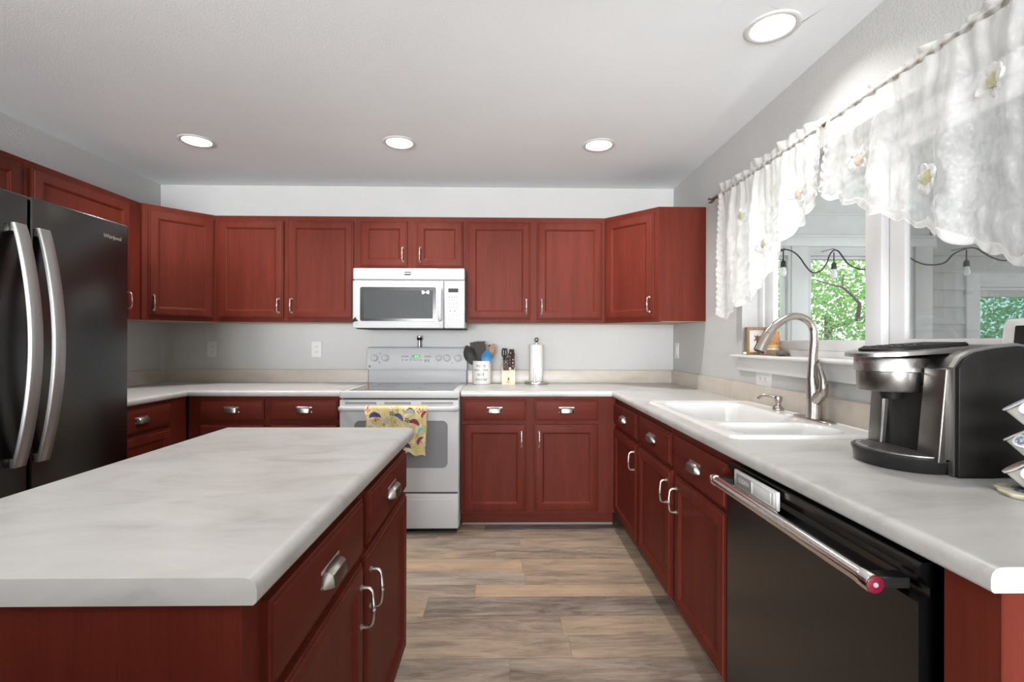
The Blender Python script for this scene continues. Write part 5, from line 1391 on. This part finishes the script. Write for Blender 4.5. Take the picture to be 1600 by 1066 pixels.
# ------------------------------------------------------------------ coffee maker (its front faces the aisle, -x)
# local frame: front = -y, local x runs from the far side (window end, left in view) to the near side; placed with L90
t = thing('coffee_maker', 'black and gunmetal single-serve pod coffee maker on the right worktop', 'coffee maker', (1.15, -2.355, CT), L90)
def yprof(pts, x0, x1, bev=0.0, inset=0.0):   # polygon in (y,z) extruded along x
    b = B(); b.loops([[(x, y, z) for y, z in pts] for x in (x0, x1)])
    if bev: bmesh.ops.bevel(b.bm, geom=list(b.bm.edges), offset=bev, segments=3, profile=0.5, affect='EDGES')
    return b
side = [(0.062, 0.0), (0.062, 0.265), (0.045, 0.286), (0.015, 0.302), (-0.035, 0.312), (-0.088, 0.318), (-0.118, 0.312), (-0.125, 0.295), (-0.115, 0.018), (-0.090, 0.004), (-0.02, 0.0)]
side = [(-y, z) for y, z in side]     # y now grows backwards
B().merge(yprof(side, 0.004, 0.018, 0.002)).obj('side_panel', 'black_plastic', t)
B().merge(yprof(side, 0.256, 0.270, 0.003)).obj('side_panel', 'black_plastic', t)
core = [(-0.058, 0.002), (-0.058, 0.262), (-0.042, 0.286), (-0.010, 0.305), (0.036, 0.316), (0.086, 0.321), (0.112, 0.314), (0.112, 0.02), (0.085, 0.004)]
B().merge(yprof(core, 0.016, 0.258)).obj('housing', 'gunmetal', t, angle=30)
# bright edge strip along the near front edge and over the top
strip = [(-0.066, 0.0), (-0.066, 0.266), (-0.049, 0.292), (-0.018, 0.309), (0.034, 0.319), (0.088, 0.325), (0.118, 0.319), (0.118, 0.312), (0.088, 0.317), (0.034, 0.311), (-0.014, 0.301), (-0.043, 0.285), (-0.058, 0.262), (-0.058, 0.0)]
for x0, x1 in ((0.010, 0.022), (0.246, 0.2595)): B().merge(yprof(strip, x0, x1)).obj('edge_strip', 'strip_metal', t, angle=30)
# front pillars and cavity
yprof([(-0.092, 0.030), (-0.072, 0.262), (-0.05, 0.262), (-0.05, 0.030)], 0.186, 0.248, 0.003).obj('front_pillar', 'gunmetal', t)
yprof([(-0.088, 0.030), (-0.072, 0.262), (-0.05, 0.262), (-0.05, 0.030)], 0.016, 0.062, 0.003).obj('front_pillar', 'gunmetal', t)
yprof([(-0.089, 0.032), (-0.075, 0.200), (-0.066, 0.200), (-0.080, 0.032)], 0.064, 0.070).obj('cavity_trim', 'chrome', t)
B().box(0.062, 0.186, -0.070, -0.057, 0.030, 0.215).obj('cavity_back', 'black_matte', t, smooth=False)
# brew head: two stacked drums and a lid
CXh, CYh = 0.100, -0.088
B().lathe([(0, 0.195), (0.074, 0.195), (0.077, 0.199), (0.078, 0.248), (0, 0.248)], (CXh, CYh, 0), 44).obj('brew_head', 'gunmetal', t)
B().lathe([(0.078, 0.247), (0.0835, 0.249), (0.0835, 0.282), (0.082, 0.285), (0, 0.286)], (CXh, CYh, 0), 44).obj('brew_collar', 'gunmetal_light', t)
B().lathe([(0, 0.172), (0.022, 0.172), (0.026, 0.196), (0, 0.196)], (CXh, CYh, 0), 24).obj('nozzle', 'black_plastic', t)
b = B(); poly = []
for k in range(25):
    a = PI + PI*k/24; poly.append((CXh+0.094*math.cos(a), CYh-0.012+0.094*math.sin(a)))
poly += [(0.205, -0.02), (0.200, 0.06), (0.02, 0.06), (0.008, -0.02)]
def zl(y): return 0.288 + (y+0.19)*0.075
b.loops([[(x, y, zl(y)-0.002) for x, y in poly], [(x, y, zl(y)+0.008) for x, y in poly], [(CXh+(x-CXh)*0.96, y*0.97, zl(y)+0.011) for x, y in poly]])
b.obj('lid', 'gunmetal_light', t)
b = B(); poly2 = [(CXh+(x-CXh)*0.74, (y-0.0)*0.86+0.004) for x, y in poly]
b.loops([[(x, y, zl(y)+0.009) for x, y in poly2], [(x, y, zl(y)+0.017) for x, y in poly2], [(CXh+(x-CXh)*0.94, y*0.95, zl(y)+0.021) for x, y in poly2]])
cp = b.obj('button_panel', 'black_plastic', t)
b = B()
for j in range(3):
    for i in range(4): b.lathe([(0, 0), (0.008, 0), (0.007, 0.0018), (0, 0.002)], (CXh-0.042+i*0.028, -0.125+j*0.04, zl(-0.125+j*0.04)+0.0205), 14)
b.obj('buttons', 'black_gloss', cp)
# drip tray
b = B(); poly = []
for k in range(33):
    a = PI + PI*k/32; poly.append((0.124+0.124*math.cos(a), -0.072+0.112*math.sin(a)))
poly += [(0.248, -0.052), (0.0, -0.052)]
b.loops([[(0.124+(x-0.124)*s_, -0.06+(y+0.06)*s_, z) for x, y in poly] for z, s_ in ((0.0, 0.93), (0.004, 0.95), (0.026, 0.975), (0.034, 1.0), (0.039, 1.0), (0.041, 0.985))])
tray = b.obj('drip_tray', 'black_gloss', t)
b = B(); poly3 = [(0.124+(x-0.124)*0.92, -0.062+(y+0.062)*0.90) for x, y in poly]
b.loops([[(x, y, 0.0405) for x, y in poly3], [(x, y, 0.0425) for x, y in poly3]]); gr = b.obj('tray_grate', 'grate_metal', tray)
b = B()
for i in range(-9, 10):
    for j in range(0, 9):
        x = 0.124 + i*0.0115; y = -0.066 - j*0.0115
        if ((x-0.124)/0.108)**2 + ((y+0.066)/0.094)**2 < 1: b.box(x-0.0036, x+0.0036, y-0.0036, y+0.0036, 0.0424, 0.0429)
b.obj('grate_holes', 'black_gap', gr, smooth=False)
# ------------------------------------------------------------------ pod carousel on an agate slice
CXc, CYc = 1.150, -2.775
def agate():
    b = B(); bm = b.bm; n, m = 90, 26
    rim = lambda a: 0.090*(1 + 0.05*math.sin(3*a+1) + 0.035*math.sin(7*a) + 0.018*math.sin(17*a))
    rows, cols = [], []
    def colr(s, a):
        q = noise.noise(Vector((math.cos(a)*s*3, math.sin(a)*s*3, 4.0))); q2 = noise.noise(Vector((math.cos(a)*s*9, math.sin(a)*s*9, 1.0)))
        s2 = s + 0.10*q
        if s2 > 0.80: return (0.66, 0.62, 0.46)
        if s2 > 0.70: return (0.50, 0.55, 0.52)
        if s2 > 0.55: return (0.08+0.1*q2, 0.16, 0.16) if q2 > -0.05 else (0.40, 0.42, 0.55)
        if s2 > 0.35: return (0.09, 0.07, 0.22) if q2 > 0 else (0.30, 0.28, 0.42)
        return (0.03, 0.04, 0.10)
    for j in range(m+1):
        s = j/m; ring = []
        for i in range(n):
            a = 2*PI*i/n; r = rim(a)*s
            ring.append(bm.verts.new((r*math.cos(a), r*math.sin(a), 0.010 if j < m else 0.0085))); cols.append(colr(s, a))
        rows.append(ring)
    ring = []
    for i in range(n):
        a = 2*PI*i/n; ring.append(bm.verts.new((rim(a)*0.96*math.cos(a), rim(a)*0.96*math.sin(a), 0.0))); cols.append((0.25, 0.22, 0.16))
    rows.append(ring)
    for j in range(m+1):
        for i in range(n):
            k = (i+1) % n; bm.faces.new((rows[j][i], rows[j][k], rows[j+1][k], rows[j+1][i]))
    bm.faces.new(list(reversed(rows[-1])))
    me = b.mesh('agate_slice', angle=60)
    at = me.attributes.new('tone', 'FLOAT_COLOR', 'POINT'); at.data.foreach_set('color', [c for q in cols for c in (*q, 1.0)])
    tag(link('agate_slice', me, 'agate', None, (CXc, CYc, CT+0.0006)), 'cream-rimmed agate slice with blue and purple crystal centre under the pod rack', 'agate slice')
agate()
TIERS = [0.048, 0.115, 0.183]; NP = 6; TILT_P = math.radians(38)
t = thing('pod_carousel', 'chrome wire coffee pod carousel at the right edge of the worktop', 'pod rack', (CXc, CYc, CT+0.0112))
B().lathe([(0, 0), (0.050, 0), (0.052, 0.003), (0.050, 0.006), (0, 0.007)], n=32).obj('base', 'wire_chrome', t)
B().lathe([(0.0045, 0.006), (0.0045, 0.255), (0.010, 0.258), (0.012, 0.266), (0.008, 0.276), (0, 0.278)], n=14).obj('post', 'wire_chrome', t)
def pod_axis(k, tier):
    a = PI + 0.10 + 2*PI*k/NP + (0.16, -0.10, 0.10)[tier]
    return a
for ti, z in enumerate(TIERS):
    b = B()
    for k in range(NP):
        a = pod_axis(k, ti); d = Vector((math.cos(a), math.sin(a), 0)); ax = (d*math.cos(TILT_P+0.25) + Vector((0, 0, 1))*math.sin(TILT_P+0.25))
        c = d*0.060 + Vector((0, 0, z))
        u = Vector((-d.y, d.x, 0)); v = ax.cross(u)
        ring = [c - ax*0.004 + u*(0.0245*math.cos(2*PI*i/20)) + v*(0.0245*math.sin(2*PI*i/20)) for i in range(21)]
        b.tube(ring, 0.0013, 6, cap=False)
        b.tube([(0, 0, z-0.012), tuple(c - ax*0.004 - v*0.0245*0 - d*0.022)], 0.0013, 6)
    b.obj('wire_tier', 'wire_chrome', t)
def pod_mesh_cup():
    return B().lathe([(0, -0.043), (0.0175, -0.043), (0.0185, -0.041), (0.0225, -0.004), (0.0255, -0.003), (0.0255, -0.0005), (0, -0.0005)], n=28).mesh('cup')
CUPM = pod_mesh_cup()
def lid_mesh(pal, seed):
    b = B(); bm = b.bm; n, m = 40, 12; rows, cols = [], []
    for j in range(m+1):
        s = j/m; ring = []
        for i in range(n):
            a = 2*PI*i/n; ring.append(bm.verts.new((0.0262*s*math.cos(a), 0.0262*s*math.sin(a), 0.0006-0.0006*(s > 0.95))))
            q = noise.noise(Vector((math.cos(a)*s*3.2+seed, math.sin(a)*s*3.2, 0)))
            cols.append((0.78, 0.77, 0.76) if s > 0.86 or abs(q) < 0.05 else pal[0] if q > 0 else pal[1])
        rows.append(ring)
    for j in range(m):
        for i in range(n):
            k = (i+1) % n; bm.faces.new((rows[j][i], rows[j][k], rows[j+1][k], rows[j+1][i]))
    bmesh.ops.remove_doubles(bm, verts=[])
    me = b.mesh('lid', angle=180)
    at = me.attributes.new('tone', 'FLOAT_COLOR', 'POINT'); at.data.foreach_set('color', [c for q in cols for c in (*q, 1.0)])
    return me
PAL = [((0.62, 0.40, 0.10), (0.28, 0.27, 0.42)), ((0.20, 0.27, 0.42), (0.08, 0.10, 0.16)), ((0.34, 0.30, 0.55), (0.45, 0.50, 0.66))]
LIDM = [lid_mesh(PAL[i], i*3.3) for i in range(3)]
ROWN = ['bottom', 'middle', 'top']; LOOK = ['yellow and purple', 'blue and dark', 'lavender and blue']
SIDE = ['facing the aisle', 'near the aisle', 'facing the room', 'near the wall', 'facing the wall', 'facing the coffee maker']
for ti, z in enumerate(TIERS):
    for k in range(NP):
        a = pod_axis(k, ti); d = Vector((math.cos(a), math.sin(a), 0))
        ax = (d*math.cos(TILT_P+0.25) + Vector((0, 0, 1))*math.sin(TILT_P+0.25)).normalized()
        o = thing('coffee_pod', 'coffee pod with %s foil lid, %s tier, %s' % (LOOK[ti], ROWN[ti], SIDE[k]), 'coffee pod', Vector((CXc, CYc, CT+0.0112)) + d*0.060 + Vector((0, 0, z)), 0, 'coffee pods on the carousel')
        o.rotation_euler = ax.to_track_quat('Z', 'X').to_euler()
        link('cup', CUPM, 'pod_cup', o); link('lid', LIDM[ti], 'pod_foil', o)
